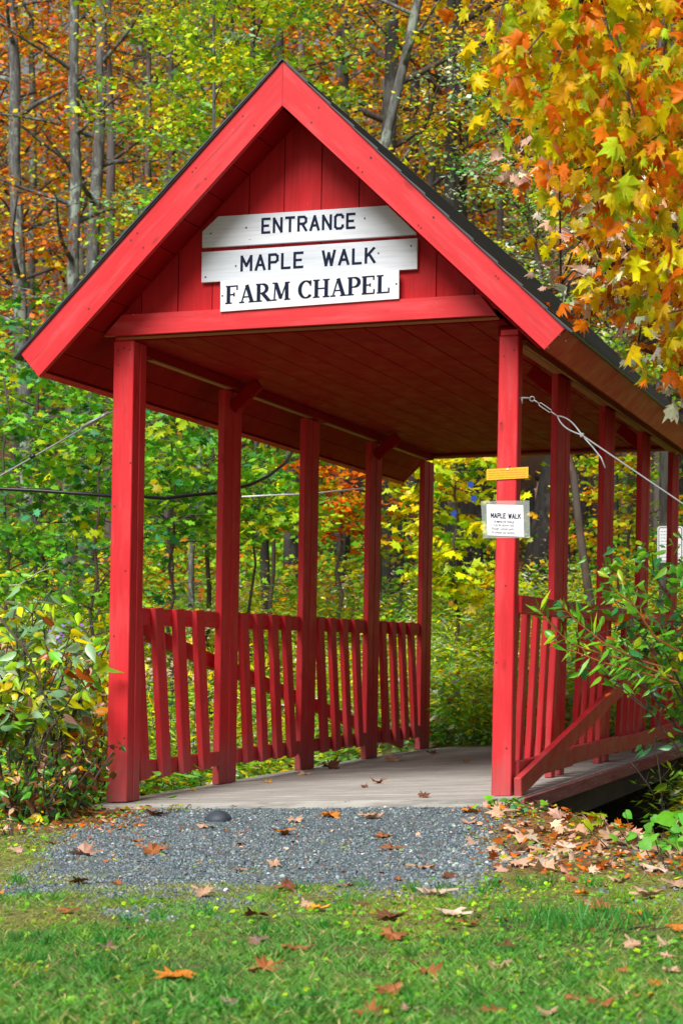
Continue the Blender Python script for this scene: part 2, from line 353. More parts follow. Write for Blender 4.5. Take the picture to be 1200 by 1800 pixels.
# ================================================================== GROUND: one sheet
def axis(segs):
    out = [segs[0][0]]
    for a, b, st in segs:
        n = max(1, int(round((b-a)/st))); out += list(a+(b-a)*np.arange(1, n+1)/n)
    return np.array(out)
gx = axis([(-160, -40, 12), (-40, -10, 2), (-10, -3, .5), (-3, 3, .035), (3, 10, .5), (10, 40, 2), (40, 160, 12)])
gy = axis([(-60, 0, 10), (0, 3.4, .4), (3.4, 10.4, .035), (10.4, 18, .25), (18, 60, 1.4), (60, 150, 6)])
GX, GY = np.meshgrid(gx, gy); GZ = zg(GX, GY)
def gravel_w(x, y):                            # 1 on the gravel, 0 on the lawn
    x = np.asarray(x, float); y = np.asarray(y, float)
    nz = (fbm(x, y, .55, 8)-.5)*.9+(vnoise(x, y, .10, 12)-.5)*.45+(vnoise(x, y, .22, 14)-.5)*.35
    near = sstep(6.55, 7.45, y+nz*1.7)
    leftb = -1.25-(9.4-y)*.02; left_ = sstep(leftb-.05, leftb+.22, x+nz*.45); rightb = .62+.12*(y-8); right_ = 1-sstep(rightb-.10, rightb+.15, x+nz*.4)
    a, l = al(x, y)
    return near*left_*right_*(1-sstep(.3, .6, l))
def litter_w(x, y):                            # the leafy bank on the right of the gravel and the strip by the left post
    x = np.asarray(x, float); y = np.asarray(y, float); nz = (fbm(x, y, .4, 21)-.5)*.6
    r = sstep(.55, .8, x+nz*.5)*sstep(7.2, 7.9, y+nz)*(1-sstep(9.9, 10.3, y)); l_ = (1-sstep(-1.15, -.85, x+nz*.3))*sstep(9.0, 9.4, y+nz*.5)*(1-sstep(10.2, 10.5, y))
    return np.maximum(r, l_)*(1-sstep(.02, .12, hollow(x, y, al(x, y)[1])))
gw = gravel_w(GX, GY); lw = litter_w(GX, GY)
GZ = GZ+gw*.010*(vnoise(GX, GY, .05, 3)-.5)
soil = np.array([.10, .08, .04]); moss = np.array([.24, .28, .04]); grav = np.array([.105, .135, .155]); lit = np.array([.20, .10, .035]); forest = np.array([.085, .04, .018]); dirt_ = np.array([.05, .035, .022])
c = np.ones(GX.shape+(3,))*soil
mo = (fbm(GX, GY, .35, 31)[..., None]); c = c*(1-mo*.8)+moss*mo*.8
c = c*(1-gw[..., None])+grav*gw[..., None]; c = c*(1-.8*lw[..., None])+lit*.8*lw[..., None]
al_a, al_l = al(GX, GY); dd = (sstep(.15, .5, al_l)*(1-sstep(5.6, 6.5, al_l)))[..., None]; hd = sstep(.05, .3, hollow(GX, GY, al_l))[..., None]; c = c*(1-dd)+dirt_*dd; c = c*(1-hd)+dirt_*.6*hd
fr = sstep(18, 24, GY)[..., None]; c = c*(1-fr)+forest*fr
ny, nx = GX.shape; V = np.stack([GX, GY, GZ], -1).reshape(-1, 3).astype(np.float32)
ii = (np.arange(ny-1)[:, None]*nx+np.arange(nx-1)[None, :]); Q = np.stack([ii, ii+1, ii+nx+1, ii+nx], -1).reshape(-1, 4)
me = bpy.data.meshes.new('ground'); me.vertices.add(len(V)); me.vertices.foreach_set('co', V.ravel()); me.loops.add(Q.size); me.loops.foreach_set('vertex_index', Q.ravel().astype(np.int32))
me.polygons.add(len(Q)); me.polygons.foreach_set('loop_start', (np.arange(len(Q))*4).astype(np.int32)); me.polygons.foreach_set('loop_total', np.full(len(Q), 4, np.int32))
ca = me.color_attributes.new('Col', 'FLOAT_COLOR', 'POINT'); ca.data.foreach_set('color', np.concatenate([c.reshape(-1, 3), np.ones((len(V), 1))], 1).astype(np.float32).ravel())
me.polygons.foreach_set('use_smooth', np.ones(len(Q), bool)); me.update(calc_edges=True)
m, nt, b = newmat('earth and gravel'); pos = N(nt, "ShaderNodeNewGeometry").outputs["Position"]; a_ = N(nt, "ShaderNodeAttribute", attribute_name='Col').outputs["Color"]
vo = N(nt, "ShaderNodeTexVoronoi"); vo.inputs["Scale"].default_value = 75; nt.links.new(pos, vo.inputs["Vector"])
n2 = noise(nt, pos, 30, 6, .7); n3 = noise(nt, pos, 3, 4)
cc = mixc(nt, 1.0, a_, ramp(nt, vo.outputs["Color"], [(.0, (.45,)*3), (.6, (1.1,)*3), (1, (1.9,)*3)]), 'MULTIPLY')
cc = mixc(nt, 1.0, cc, ramp(nt, n2, [(.3, (.5,)*3), (.7, (1.4,)*3)]), 'MULTIPLY'); cc = mixc(nt, 1.0, cc, ramp(nt, n3, [(.3, (.8,)*3), (.7, (1.15,)*3)]), 'MULTIPLY')
nt.links.new(cc, b.inputs["Base Color"]); b.inputs["Roughness"].default_value = .9
bump(nt, b, mathn(nt, 'ADD', vo.outputs["Distance"], n2), .6, .01); M['ground'] = m
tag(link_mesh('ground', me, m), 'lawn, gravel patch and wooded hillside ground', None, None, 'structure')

# ================================================================== COVERED WALKWAY
ORG = S(0, 0, 0)
wk = empty('covered_walkway', ORG, 'red painted covered wooden walkway with steep gable roof, railings and plank deck', 'covered walkway')
SP = 1.524
# deck: planks across
mb = MB(); l = -.13
while l < 6.42:
    mb.box(-.05+random.uniform(-.004, .004), W+.045, l, l+.1400, -.05, random.uniform(-.001, .001), .0015); l += .1435
mb.build('deck', M['deck'], wk)
mb = MB(); mb.box(W+.048, W+.075, -.10, 6.4, -.085, -.006, .004); mb.build('deck_edge_board', M['deck_edge'], wk)
for a_0 in (.10, 1.06, W-.16):
    mb = MB(); mb.box(a_0, a_0+.09, .05, 6.4, -.27, -.055, .006); mb.build('stringer', M['stringer'], wk)
# posts
ap, SL = 1.045, .99
def roof_o(a): return 3.836-abs(a-ap)*SL
def roof_i(a): return 3.607-abs(a-ap)*SL
class Nails:                                    # every nail head a small piece of its own
    def build(s, name, mat, parent):
        for (a, l, v) in s.pts: q = MB(); q.box(a-.004, a+.004, l-.002, l+.004, v-.004, v+.004, 0); q.build(name, mat, parent)
def nail_dots(nb_, pts): nb_.pts = pts
for k in range(5):
    l0 = k*SP
    mb = MB()
    if k == 0:
        mb.box(0, .118, 0, .082, .004, 2.488); mb.box(.003, .1215, .085, .165, .002, 2.488)
        mb.box(.004, .112, .004, .16, 2.49, 2.515)
    else:
        mb.box(.004, .048, l0, l0+.14, .002, 2.43); mb.box(.006, .052, l0+.143, l0+.285, .002, 2.43)
    p = mb.build('post', M['red'], wk)
    if k == 0:
        nb = Nails(); nail_dots(nb, [(.025, 0, 2.44), (.06, 0, 2.45), (.095, 0, 2.44), (.03, 0, 2.36), (.11, 0, 1.83), (.02, 0, 1.6), (.09, 0, 1.25), (.03, 0, .9), (.10, 0, .35)]); nb.build('nail', M['nail'], p)
    mb = MB()
    if k == 0:
        mb.box(2.124, 2.226, 0, .095, -.002, 2.405, .005); mb.box(2.13, 2.222, .002, .09, 2.407, 2.44)
    else:
        mb.box(2.076, 2.116, l0, l0+.11, .002, 2.43); mb.box(2.082, 2.113, l0+.112, l0+.25, .16, 2.43); mb.box(2.076, 2.116, l0+.252, l0+.38, .002, 2.43); mb.box(2.1165, 2.2055, l0+.02, l0+.09, .97, 1.03); mb.box(2.1165, 2.2055, l0+.02, l0+.09, .09, .15)
    p = mb.build('post', M['red'], wk)
    if k == 0:
        nb = Nails(); nail_dots(nb, [(2.15, 0, 2.30), (2.20, 0, 2.33), (2.14, 0, 1.95), (2.19, 0, 1.72), (2.145, 0, 1.5), (2.18, 0, 1.1), (2.14, 0, .7), (2.2, 0, .25)]); nb.build('nail', M['nail'], p)
# railings
for k in range(4):
    l0 = k*SP
    s0 = l0+(.167 if k == 0 else .287); s1 = l0+SP-.003
    # left side
    mb = MB(); mb.box(.0, .03, s0, s1, .965, 1.062); r_ = mb.build('top_rail', M['red'], wk)
    mb = MB(); mb.box(.028, .06, s0, s1, .118, .208); mb.build('bottom_rail', M['red'], wk)
    nb_ = 4 if k == 0 else 4
    for j in range(nb_):
        lc = l0+.30+j*.302 if k == 0 else l0+.42+j*.275
        mb = MB(); mb.beam((.082, lc, .112+random.uniform(-.006, .006)), (.052-.01, lc-.05+random.uniform(-.012, .012), 1.064), .125 if k == 0 else .115, .036, (1, 0, 0)); mb.build('baluster', M['red'], wk)
    # right side: rails on the outer face of the posts
    e0 = l0 if k else .097; e0 = e0+(.002 if k else 0); e1 = l0+SP+(-.0015)
    mb = MB(); mb.box(2.206, 2.243, e0, e1, .955, 1.052); mb.build('top_rail', M['red'], wk)
    mb = MB(); mb.box(2.206, 2.243, e0, e1, .07+.01*(k % 2), .175+.01*(k % 2)); mb.build('bottom_rail', M['red'], wk)
    for j in range(5 if k == 0 else 4):
        lc = l0+.22+j*.262 if k == 0 else l0+.50+j*.262
        if lc > l0+SP-.08: continue
        mb = MB(); mb.beam((2.150, lc, .10), (2.186, lc+random.uniform(-.01, .01), 1.03), .085, .034, (1, 0, 0)); mb.build('baluster', M['red'], wk)
mb = MB(); mb.beam((-.055, .28, .98), (-.055, 5.9, .07), .09, .036, (1, 0, 0)); mb.build('diagonal_brace', M['red'], wk)
mb = MB(); mb.beam((2.268, -.03, .045), (2.268, 5.9, .99), .105, .038, (1, 0, 0)); mb.build('diagonal_brace', M['red'], wk)
# beams, ceiling, plates, knee braces
mb = MB(); al_ = lambda v, s: ap+s*(3.600-v)/SL
mb.prism([(al_(2.512, -1)+.01, 2.512), (al_(2.512, 1)-.03, 2.512), (al_(2.622, 1)-.005, 2.622), (al_(2.622, -1)+.005, 2.622)], -.038, -.001); mb.build('front_beam', M['red'], wk)
mb = MB(); mb.box(.02, 2.12, 0.001, .035, 2.497, 2.511); mb.build('bare_wood_strip', M['tan'], wk)
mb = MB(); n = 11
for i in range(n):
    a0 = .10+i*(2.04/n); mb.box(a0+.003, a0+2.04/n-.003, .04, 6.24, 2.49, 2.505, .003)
mb.build('ceiling', M['red_shaded'], wk)
mb = MB(); mb.box(.05, 2.15, 6.245, 6.28, 2.455, 2.56); mb.build('rear_beam', M['red'], wk)
mb = MB(); mb.box(.05, 2.15, 6.205, 6.243, 2.455, 2.475); mb.build('bare_wood_strip', M['tan'], wk)
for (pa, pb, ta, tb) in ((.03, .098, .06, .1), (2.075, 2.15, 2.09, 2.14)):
    mb = MB(); mb.box(pa, pb, .17, 6.2, 2.435, 2.487); mb.build('wall_plate', M['red_shaded'], wk)
    for k in range(4):
        mb = MB(); mb.box(ta, tb, k*SP+.30, (k+1)*SP-.02, 2.424, 2.433, .001); mb.build('bare_wood_strip', M['tan'], wk)
mb = MB(); mb.box(2.215, 2.235, .12, 6.2, 2.37, 2.40, .001); mb.build('bare_wood_strip', M['tan'], wk)
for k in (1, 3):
    mb = MB(); mb.beam((.055, k*SP+.10, 2.32), (.23, k*SP+.10, 2.47), .08, .036, (0, 1, 0)); mb.build('knee_brace', M['red_shaded'], wk)
    mb = MB(); mb.beam((2.08, k*SP+.10, 2.34), (1.93, k*SP+.10, 2.47), .08, .036, (0, 1, 0)); mb.build('knee_brace', M['red_shaded'], wk)
# gable boards (front and rear)
for (g0, g1, nm) in ((.002, .022, 'gable_wall'), (6.25, 6.27, 'gable_wall')):
    mb = MB(); xs = [-.02, .16, .37, .565, .765, .96, 1.165, 1.37, 1.575, 1.79, 1.99, 2.16]
    for i in range(len(xs)-1):
        x0, x1 = xs[i]+.0025, xs[i+1]-.0025
        t = [(x0, roof_i(x0)+.02), (x1, roof_i(x1)+.02)] if not (x0 < ap < x1) else [(x0, roof_i(x0)+.02), (ap, roof_i(ap)+.02), (x1, roof_i(x1)+.02)]
        if t[0][1] < 2.62 and t[-1][1] < 2.62: continue
        t = [(x, max(2.55, v)) for x, v in t]; dl = random.uniform(0, .003) if g0 < 1 else 0
        mb.prism([(x1, 2.55), (x0, 2.55)]+t, g0-dl, g1, grain=(0, 1))
    mb.build(nm, M['red_rough'], wk)
# roof: two slabs (soffit boards run lengthwise), shingles, drip edge, barge boards, fascias
LF, LR = -.29, 6.62
roof = None
for sgn, eave in ((-1, -.405), (1, 2.518)):
    tx, tv = (sgn/math.hypot(1, SL), -SL/math.hypot(1, SL)); nx_, nv_ = (sgn*SL/math.hypot(1, SL), 1/math.hypot(1, SL))
    p_in = (ap, 3.607); Ls = abs(eave-ap)*math.hypot(1, SL)
    def P(s_, h): return (ap+tx*s_+nx_*h, 3.607+tv*s_+nv_*h)
    # soffit boards, lengthwise with seams
    mb = MB(); bw = .19; s_ = .015; hh = .0
    while s_ < Ls-.03-.1:
        e = min(s_+bw-.004, Ls-.193)
        if e <= s_+.02: break
        mb.prism([P(s_, .004), P(e, .004), P(e, .022), P(s_, .022)], LF+.036, LR-.03, grain=(0, 0.0001) if False else (1, 0)); s_ += bw
    rf = mb.build('roof', M['red_shaded'], wk)
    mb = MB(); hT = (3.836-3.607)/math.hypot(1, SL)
    mb.prism([P(.0+.13, .024), P(Ls-.193, .024), P(Ls-.193, hT-.024), P(.02, hT-.024)], LF+.036, LR-.03); mb.build('roof_deck', M['red_shaded'], rf)
    # shingle courses
    mb = MB(); s_ = -.0; k = 0; off0 = hT
    nC = 12; base = -hT*SL-.004; step = (Ls-hT*SL*.88+.012-base)/nC
    for i in range(nC):
        a0 = base+i*step; a1 = a0+step+.012
        mb.prism([P(a0, off0+.003), P(a1, off0+.005), P(a1, off0+.016), P(a0, off0+.008)], LF-.014, LR+.01)
    mb.build('shingles', M['shingle'], rf)
    # barge boards
    for (b0, b1) in ((LF, LF+.034), (LR-.034, LR)):
        oe = (eave, 3.836-abs(eave-ap)*SL); ie = (-.298 if sgn < 0 else 2.438-.02, 2.275)
        mb = MB(); poly = [(ap+sgn*.0008, 3.607), (ap+sgn*.0008, 3.834), (oe[0], oe[1]), (ie[0], ie[1])]
        mb.prism(poly, b0, b1, grain=(tx, tv)); bb = mb.build('barge_board', M['red'], wk)
        if b0 == LF:
            nb = Nails(); pts = []
            for q in (.12, .5, .52, .95, .97, 1.4, 1.42, 1.85, 1.9):
                for hh in (.04, .12):
                    if random.random() < .8: a, v = P(q+random.uniform(-.02, .02)+.05, hh); pts.append((a, LF, v-.0))
            nail_dots(nb, pts); nb.build('nail', M['nail'], bb)
    # fascia: perpendicular to the slope along the eave
    mb = MB(); oe = (eave, 3.836-abs(eave-ap)*SL-.004); ie = (-.298 if sgn < 0 else 2.418, 2.275)
    dxx, dvv = -tx*.03, -tv*.03
    mb.prism([(oe[0]+dxx*0, oe[1]), (ie[0], ie[1]), (ie[0]+dxx, ie[1]+dvv), (oe[0]+dxx, oe[1]+dvv)], LF+.036, LR-.036); mb.build('fascia', M['red'], wk)
    mb = MB(); a, v = P(Ls+.004, hT-.018); mb.prism([P(-.13, hT+.0005), P(Ls-.135, hT+.0005), P(Ls-.135, hT+.002), P(-.13, hT+.002)], LF-.012, LR+.004); mb.build('drip_edge', M['drip'], rf)

# ------------------------------------------------------------------ lettering made of strokes
SANS = {'E': [[(.52, 0), (0, 0), (0, 1), (.52, 1)], [(0, .5), (.42, .5)]], 'N': [[(0, 0), (0, 1), (.55, 0), (.55, 1)]], 'T': [[(0, 1), (.6, 1)], [(.3, 0), (.3, 1)]],
        'R': [[(0, 0), (0, 1), (.4, 1), (.54, .88), (.54, .62), (.4, .5), (0, .5)], [(.26, .5), (.56, 0)]], 'A': [[(0, 0), (.29, 1), (.58, 0)], [(.1, .32), (.48, .32)]],
        'C': [[(.54, .78), (.54, .88), (.42, 1), (.13, 1), (0, .86), (0, .14), (.13, 0), (.42, 0), (.54, .12), (.54, .22)]], 'M': [[(0, 0), (0, 1), (.32, .32), (.64, 1), (.64, 0)]],
        'P': [[(0, 0), (0, 1), (.4, 1), (.54, .88), (.54, .58), (.4, .46), (0, .46)]], 'L': [[(0, 1), (0, 0), (.5, 0)]], 'W': [[(0, 1), (.2, 0), (.38, .85), (.56, 0), (.76, 1)]],
        'K': [[(0, 0), (0, 1)], [(.52, 1), (.02, .42)], [(.2, .6), (.56, 0)]]}
def arc(cx, cy, rx, ry, a0, a1, n, w0, w1):
    pts = [(cx+rx*math.cos(R(a0+(a1-a0)*i/n)), cy+ry*math.sin(R(a0+(a1-a0)*i/n))) for i in range(n+1)]
    out = []
    for i in range(n):
        mid = R(a0+(a1-a0)*(i+.5)/n); out.append((pts[i], pts[i+1], w1+(w0-w1)*abs(math.cos(mid))))
    return out
TK, TN, SF = .19, .075, .075
def sfs(x, y, wd=.34): return ((x-wd/2, y), (x+wd/2, y), SF)
SERIF = {'F': ([((.14, .03), (.14, .97), TK), sfs(.15, .035), ((0, .963), (.62, .963), SF), ((.60, .99), (.60, .74), TN), ((.14, .5), (.44, .5), TN), ((.44, .40), (.44, .60), TN)], .68),
         'A': ([((.12, .03), (.36, .93), TN), ((.66, .03), (.38, .97), TK), sfs(.12, .035, .26), sfs(.66, .035, .34), ((.2, .32), (.56, .32), TN)], .82),
         'R': ([((.14, .03), (.14, .97), TK), sfs(.15, .035), ((0, .963), (.34, .963), SF), ((.14, .47), (.38, .47), TN), ((.34, .47), (.68, .04), TK), ((.62, .035), (.82, .035), SF)]+arc(.34, .715, .23, .245, -90, 90, 9, TK, TN), .80),
         'M': ([((.12, .03), (.17, .97), TN), sfs(.12, .035, .26), ((.20, .95), (.46, .12), TK), ((.46, .08), (.74, .95), TN), ((.78, .03), (.76, .97), TK), sfs(.80, .035, .30), ((.02, .963), (.24, .963), SF), ((.70, .963), (.92, .963), SF)], .96),
         'C': (arc(.40, .5, .32, .46, 42, 318, 18, TK, TN)+[((.64, .68), (.64, .98), TN)], .74),
         'H': ([((.15, .03), (.15, .97), TK), ((.66, .03), (.66, .97), TK), sfs(.15, .035), sfs(.15, .963), sfs(.66, .035), sfs(.66, .963), ((.15, .5), (.66, .5), TN)], .84),
         'P': ([((.14, .03), (.14, .97), TK), sfs(.15, .035), ((0, .963), (.34, .963), SF), ((.14, .45), (.36, .45), TN)]+arc(.34, .705, .24, .255, -90, 90, 9, TK, TN), .68),
         'E': ([((.14, .03), (.14, .97), TK), ((0, .963), (.60, .963), SF), ((0, .035), (.62, .035), SF), ((.60, .99), (.60, .76), TN), ((.62, .01), (.62, .26), TN), ((.14, .5), (.42, .5), TN), ((.42, .41), (.42, .59), TN)], .72),
         'L': ([((.14, .03), (.14, .97), TK), sfs(.15, .963), ((0, .035), (.60, .035), SF), ((.60, .01), (.60, .28), TN)], .68)}
def stroke(mb_, p0, p1, w_, l0, i, org, hx, hv, ux, uv, ext):
    d = Vector((p1[0]-p0[0], p1[1]-p0[1])); L = d.length; d /= L; nn = Vector((-d.y, d.x)); e = ext*w_
    q = [Vector(p0)-d*e-nn*w_/2, Vector(p1)+d*e-nn*w_/2, Vector(p1)+d*e+nn*w_/2, Vector(p0)-d*e+nn*w_/2]
    poly = [(org[0]+ux[0]*x*hx+uv[0]*y*hv, org[1]+ux[1]*x*hx+uv[1]*y*hv) for x, y in q]
    mb_.prism(poly, l0-.0012-.00008*(i % 9), l0+.0003)
def write(mb_, text, org, width, h, slope, l0, wt=.15, serif=False, gap=.22, space=.6):
    adv = []; x = 0
    for ch in text:
        if ch == ' ': x += space; adv.append(None); continue
        adv.append(x); x += (SERIF[ch][1] if serif else max(p[0] for pl in SANS[ch] for p in pl)+gap)
        if serif: x += .05
    hx = width/(x-(0 if serif else gap)); ux = (math.cos(slope), math.sin(slope)); uv = (0, 1); i = 0
    for ch, a in zip(text, adv):
        if a is None: continue
        if serif:
            for (p0, p1, w_) in SERIF[ch][0]: stroke(mb_, (p0[0]+a, p0[1]), (p1[0]+a, p1[1]), w_, l0, i, org, hx, h, ux, uv, .06); i += 1
        else:
            for pl in SANS[ch]:
                for p0, p1 in zip(pl[:-1], pl[1:]): stroke(mb_, (p0[0]+a, p0[1]), (p1[0]+a, p1[1]), wt, l0, i, org, hx, h, ux, uv, .35); i += 1
def sgn_board(name, label, poly, l0, l1, mat):
    mb = MB(); mb.prism(poly, l0, l1, grain=(1, 0)); c_ = S(poly[0][0], l0, poly[0][1])
    o = mb.build(name, mat, None, loc=c_); tag(o, label, 'sign'); return o
s1 = sgn_board('sign_board', 'weathered white board lettered ENTRANCE, topmost sign on the red gable', [(.513, 2.958), (1.686, 2.958), (1.685, 2.996), (1.561, 3.120), (.601, 3.119), (.512, 3.043)], -.024, 0.0, M['white_board'])
mb = MB(); write(mb, 'ENTRANCE', (.851, 3.018), .504, .072, -.006, -.024, .18, gap=.33); mb.build('lettering', M['ink'], s1)
s2 = sgn_board('sign_board', 'white board lettered MAPLE WALK, middle sign on the red gable', [(.512, 2.773), (1.694, 2.778), (1.692, 2.939), (.511, 2.934)], -.024, 0.0, M['white_board'])
mb = MB(); write(mb, 'MAPLE  WALK', (.738, 2.823), .728, .075, .004, -.024, .175, gap=.33, space=.52); mb.build('lettering', M['ink'], s2)
s3 = sgn_board('sign_board', 'bright white panel lettered FARM CHAPEL, lowest sign on the red gable', [(.632, 2.606), (1.608, 2.622), (1.606, 2.774), (.630, 2.769)], -.050, -.040, M['white_sign'])
mb = MB(); write(mb, 'FARM CHAPEL', (.662, 2.645), .905, .096, .012, -.050, serif=True, space=.36); mb.build('lettering', M['ink'], s3)
for o, pts in ((s1, [(.56, 3.03), (.76, 3.05), (1.41, 3.06), (1.655, 3.0)]), (s2, [(.535, 2.80), (.705, 2.85), (1.487, 2.872), (1.66, 2.90)]), (s3, [(.643, 2.69), (1.593, 2.70)])):
    nb = Nails(); l_ = -.024 if o is not s3 else -.050; nail_dots(nb, [(a, l_, v) for a, v in pts]); nb.build('nail', M['nail'], o)

# notices on the right front post
def rect_px(x0, x1, y0, y1, l_, tilt=0):       # rectangle on the front-post plane
    return x0, x1, y0, y1
mb = MB(); mb.prism([(2.072, 1.655), (2.287, 1.658), (2.287, 1.716), (2.072, 1.713)], -.006, -.001)
ysg = mb.build('notice_plate', M['yellow'], None, loc=S(2.18, 0, 1.68)); tag(ysg, 'orange yellow strip notice nailed across the right front post', 'sign')
mb = MB()
for j, vv in enumerate((1.700, 1.688, 1.676, 1.664)):
    a = 2.082
    while a < 2.275:
        wd = random.uniform(.008, .03); a1 = min(a+wd, 2.277); mb.prism([(a, vv), (a1, vv), (a1, vv+.0035), (a, vv+.0035)], -.0066, -.0058); a = a1+.004
mb.build('printing', M['yellow_ink'], ysg)
nb = MB(); nb.box(2.175, 2.187, -.009, -.005, 1.704, 1.712, 0); nb.build('pin', M['white_sign'], ysg)
mb = MB(); mb.prism([(2.060, 1.352), (2.302, 1.345), (2.295, 1.540), (2.045, 1.548)], -.0052, -.0042)
lam = mb.build('laminated_notice', M['laminate'], None, loc=S(2.18, 0, 1.45)); tag(lam, 'white MAPLE WALK paper notice in clear laminate on the right front post', 'sign')
mb = MB(); mb.prism([(2.083, 1.367), (2.272, 1.352), (2.264, 1.517), (2.075, 1.529)], -.0062, -.0056); pp = mb.build('paper', M['paper'], lam)
def bfont(text, a, v, h, bold, mb_parent, sc_x=1.0):
    cu = bpy.data.curves.new('t', 'FONT'); cu.body = text; cu.size = 1; cu.offset = .018 if bold else .006; to = bpy.data.objects.new('t', cu); COL.objects.link(to)
    me = bpy.data.meshes.new_from_object(to.evaluated_get(bpy.context.evaluated_depsgraph_get())); bpy.data.objects.remove(to)
    for vx in me.vertices:
        x, y = vx.co.x, vx.co.y; vx.co = S(a+x*h*sc_x, -.0068, v+y*h-.075*x*h*sc_x)
    return link_mesh('lettering', me, M['ink'], mb_parent)
bpy.context.view_layer.update()
mb = MB(); write(mb, 'MAPLE WALK', (2.100, 1.459), .152, .023, -.075, -.0064, .21, gap=.30, space=.55); mb.build('lettering', M['ink'], pp); bfont('10 MINUTE WALK', 2.112, 1.432, .0165, True, pp, .82); bfont('Up & down hill.', 2.116, 1.414, .0175, False, pp, .95)
bfont('Rough, uneven path.', 2.106, 1.396, .0175, False, pp, .80); bfont('So please use caution.', 2.105, 1.377, .0175, False, pp, .78)

# ------------------------------------------------------------------ cables and hose
def P3(a, l, v): return Vector(S(a, l, v))
def lerp(p, q, t): return p+(q-p)*t
p0 = P3(2.228, .05, 2.083); p1 = Vector((3.75, 8.9, gz(3.75, 8.9)-.05)); cb = empty('guy_cable', p0, 'steel guy cable with turnbuckle running down from the right front post', 'cable')
def dpt(t): return lerp(p0, p1, t)
Lc = (p1-p0).length; d_ = (p1-p0).normalized(); side = d_.cross(Vector((0, 1, 0))).normalized()
mb = MB(); mb.tube([p0+Vector((-.01, 0, 0)), p0+Vector((.012, 0, .002)), p0+Vector((.05, -.005, .0))], .005); mb.tube([p0+Vector((.005, -.002, .006)), p0+Vector((.008, -.004, -.028))], .004)
ring = [p0+Vector((.058+.012*math.cos(t), -.005, -.004+.012*math.sin(t))) for t in np.linspace(0, 2*math.pi, 13)]; mb.tube(ring, .0035, 6); mb.build('eye_bolt', M['steel'], cb)
q0 = p0+Vector((.07, -.008, -.012)); q1 = p0+Vector((.175, -.03, -.088)); mb = MB(); dd_ = (q1-q0).normalized(); sd_ = Vector((dd_.z, 0, -dd_.x))
mb.tube([q0-dd_*.006, q0+dd_*.03], .0035); mb.tube([q1-dd_*.03, q1+dd_*.012], .0035)
for s_ in (-1, 1): mb.tube([q0+dd_*.025, q0+dd_*.035+sd_*.008*s_, q1-dd_*.035+sd_*.008*s_, q1-dd_*.025], .0032, 6)
mb.build('turnbuckle', M['steel'], cb)
q2 = Vector(at(1022, 765, 9.62)); end = p1
mb = MB(); n_ = 12; loop = []
for s_ in (-1, 1): mb.tube([lerp(q1+dd_*.01, q2, t)+Vector((.5, 0, .75)).normalized()*(.020*math.sin(math.pi*t**.8)*s_) for t in np.linspace(0, 1, n_)], .0042, 6)
mb.tube([q2, end], .0040, 8)
mb.tube([q2, Vector(at(1040, 785, 9.62)), Vector(at(1056, 805, 9.60)), Vector(at(1063, 823, 9.58))], .0042, 6); mb.build('wire', M['steel'], cb)
mb = MB(); mb.box(q2.x-.010, q2.x+.010, q2.y-.009, q2.y+.009, q2.z-.011, q2.z+.011, .004, fn=lambda x, y, z: (x, y, z)); mb.build('clamp', M['steel'], cb)
p0 = P3(.0, .06, 2.14); p1 = Vector((-5.1, 10.5, gz(-5.1, 10.5)-.05)); cb = empty('guy_cable', p0, 'steel guy cable running down to the left from the left front post', 'cable')
mb = MB(); mb.tube([p0+Vector((.01, 0, 0)), p1], .0045, 8); mb.tube([lerp(p0, p1, .012), lerp(p0, p1, .05)+Vector((0, -.01, .004))], .0075, 8); mb.build('wire', M['steel'], cb)
for t in (.02, .047, .118):
    q = lerp(p0, p1, t); mb = MB(); mb.tube([q+Vector((.013, 0, .009)), q, q-Vector((.013, 0, .009))], .011, 7); mb.build('clamp', M['steel'] if t < .1 else M['black'], cb)
hp = [at(-500, 850, 13), at(-150, 846, 13), at(0, 859, 13), at(60, 862, 13), at(120, 866, 13), at(200, 872, 13), at(250, 873, 13.1), at(290, 876, 13.2), at(330, 871, 13.3), at(385, 866, 13.5), at(440, 852, 13.8), at(470, 838, 14.2), at(500, 815, 14.6), at(530, 770, 15)]
mb = MB(); mb.tube(hp, .013, 8); tag(mb.build('black_hose', M['black'], None, loc=hp[2]), 'slack black plastic line strung across behind the left posts', 'hose')
hp = [at(425, 873, 15.5), at(470, 871, 15.5), at(545, 868, 16), at(640, 858, 17)]
mb = MB(); mb.tube(hp, .007, 6); tag(mb.build('white_line', M['white_sign'], None, loc=hp[0]), 'thin pale line strung between trees beyond the left railing', 'cord')
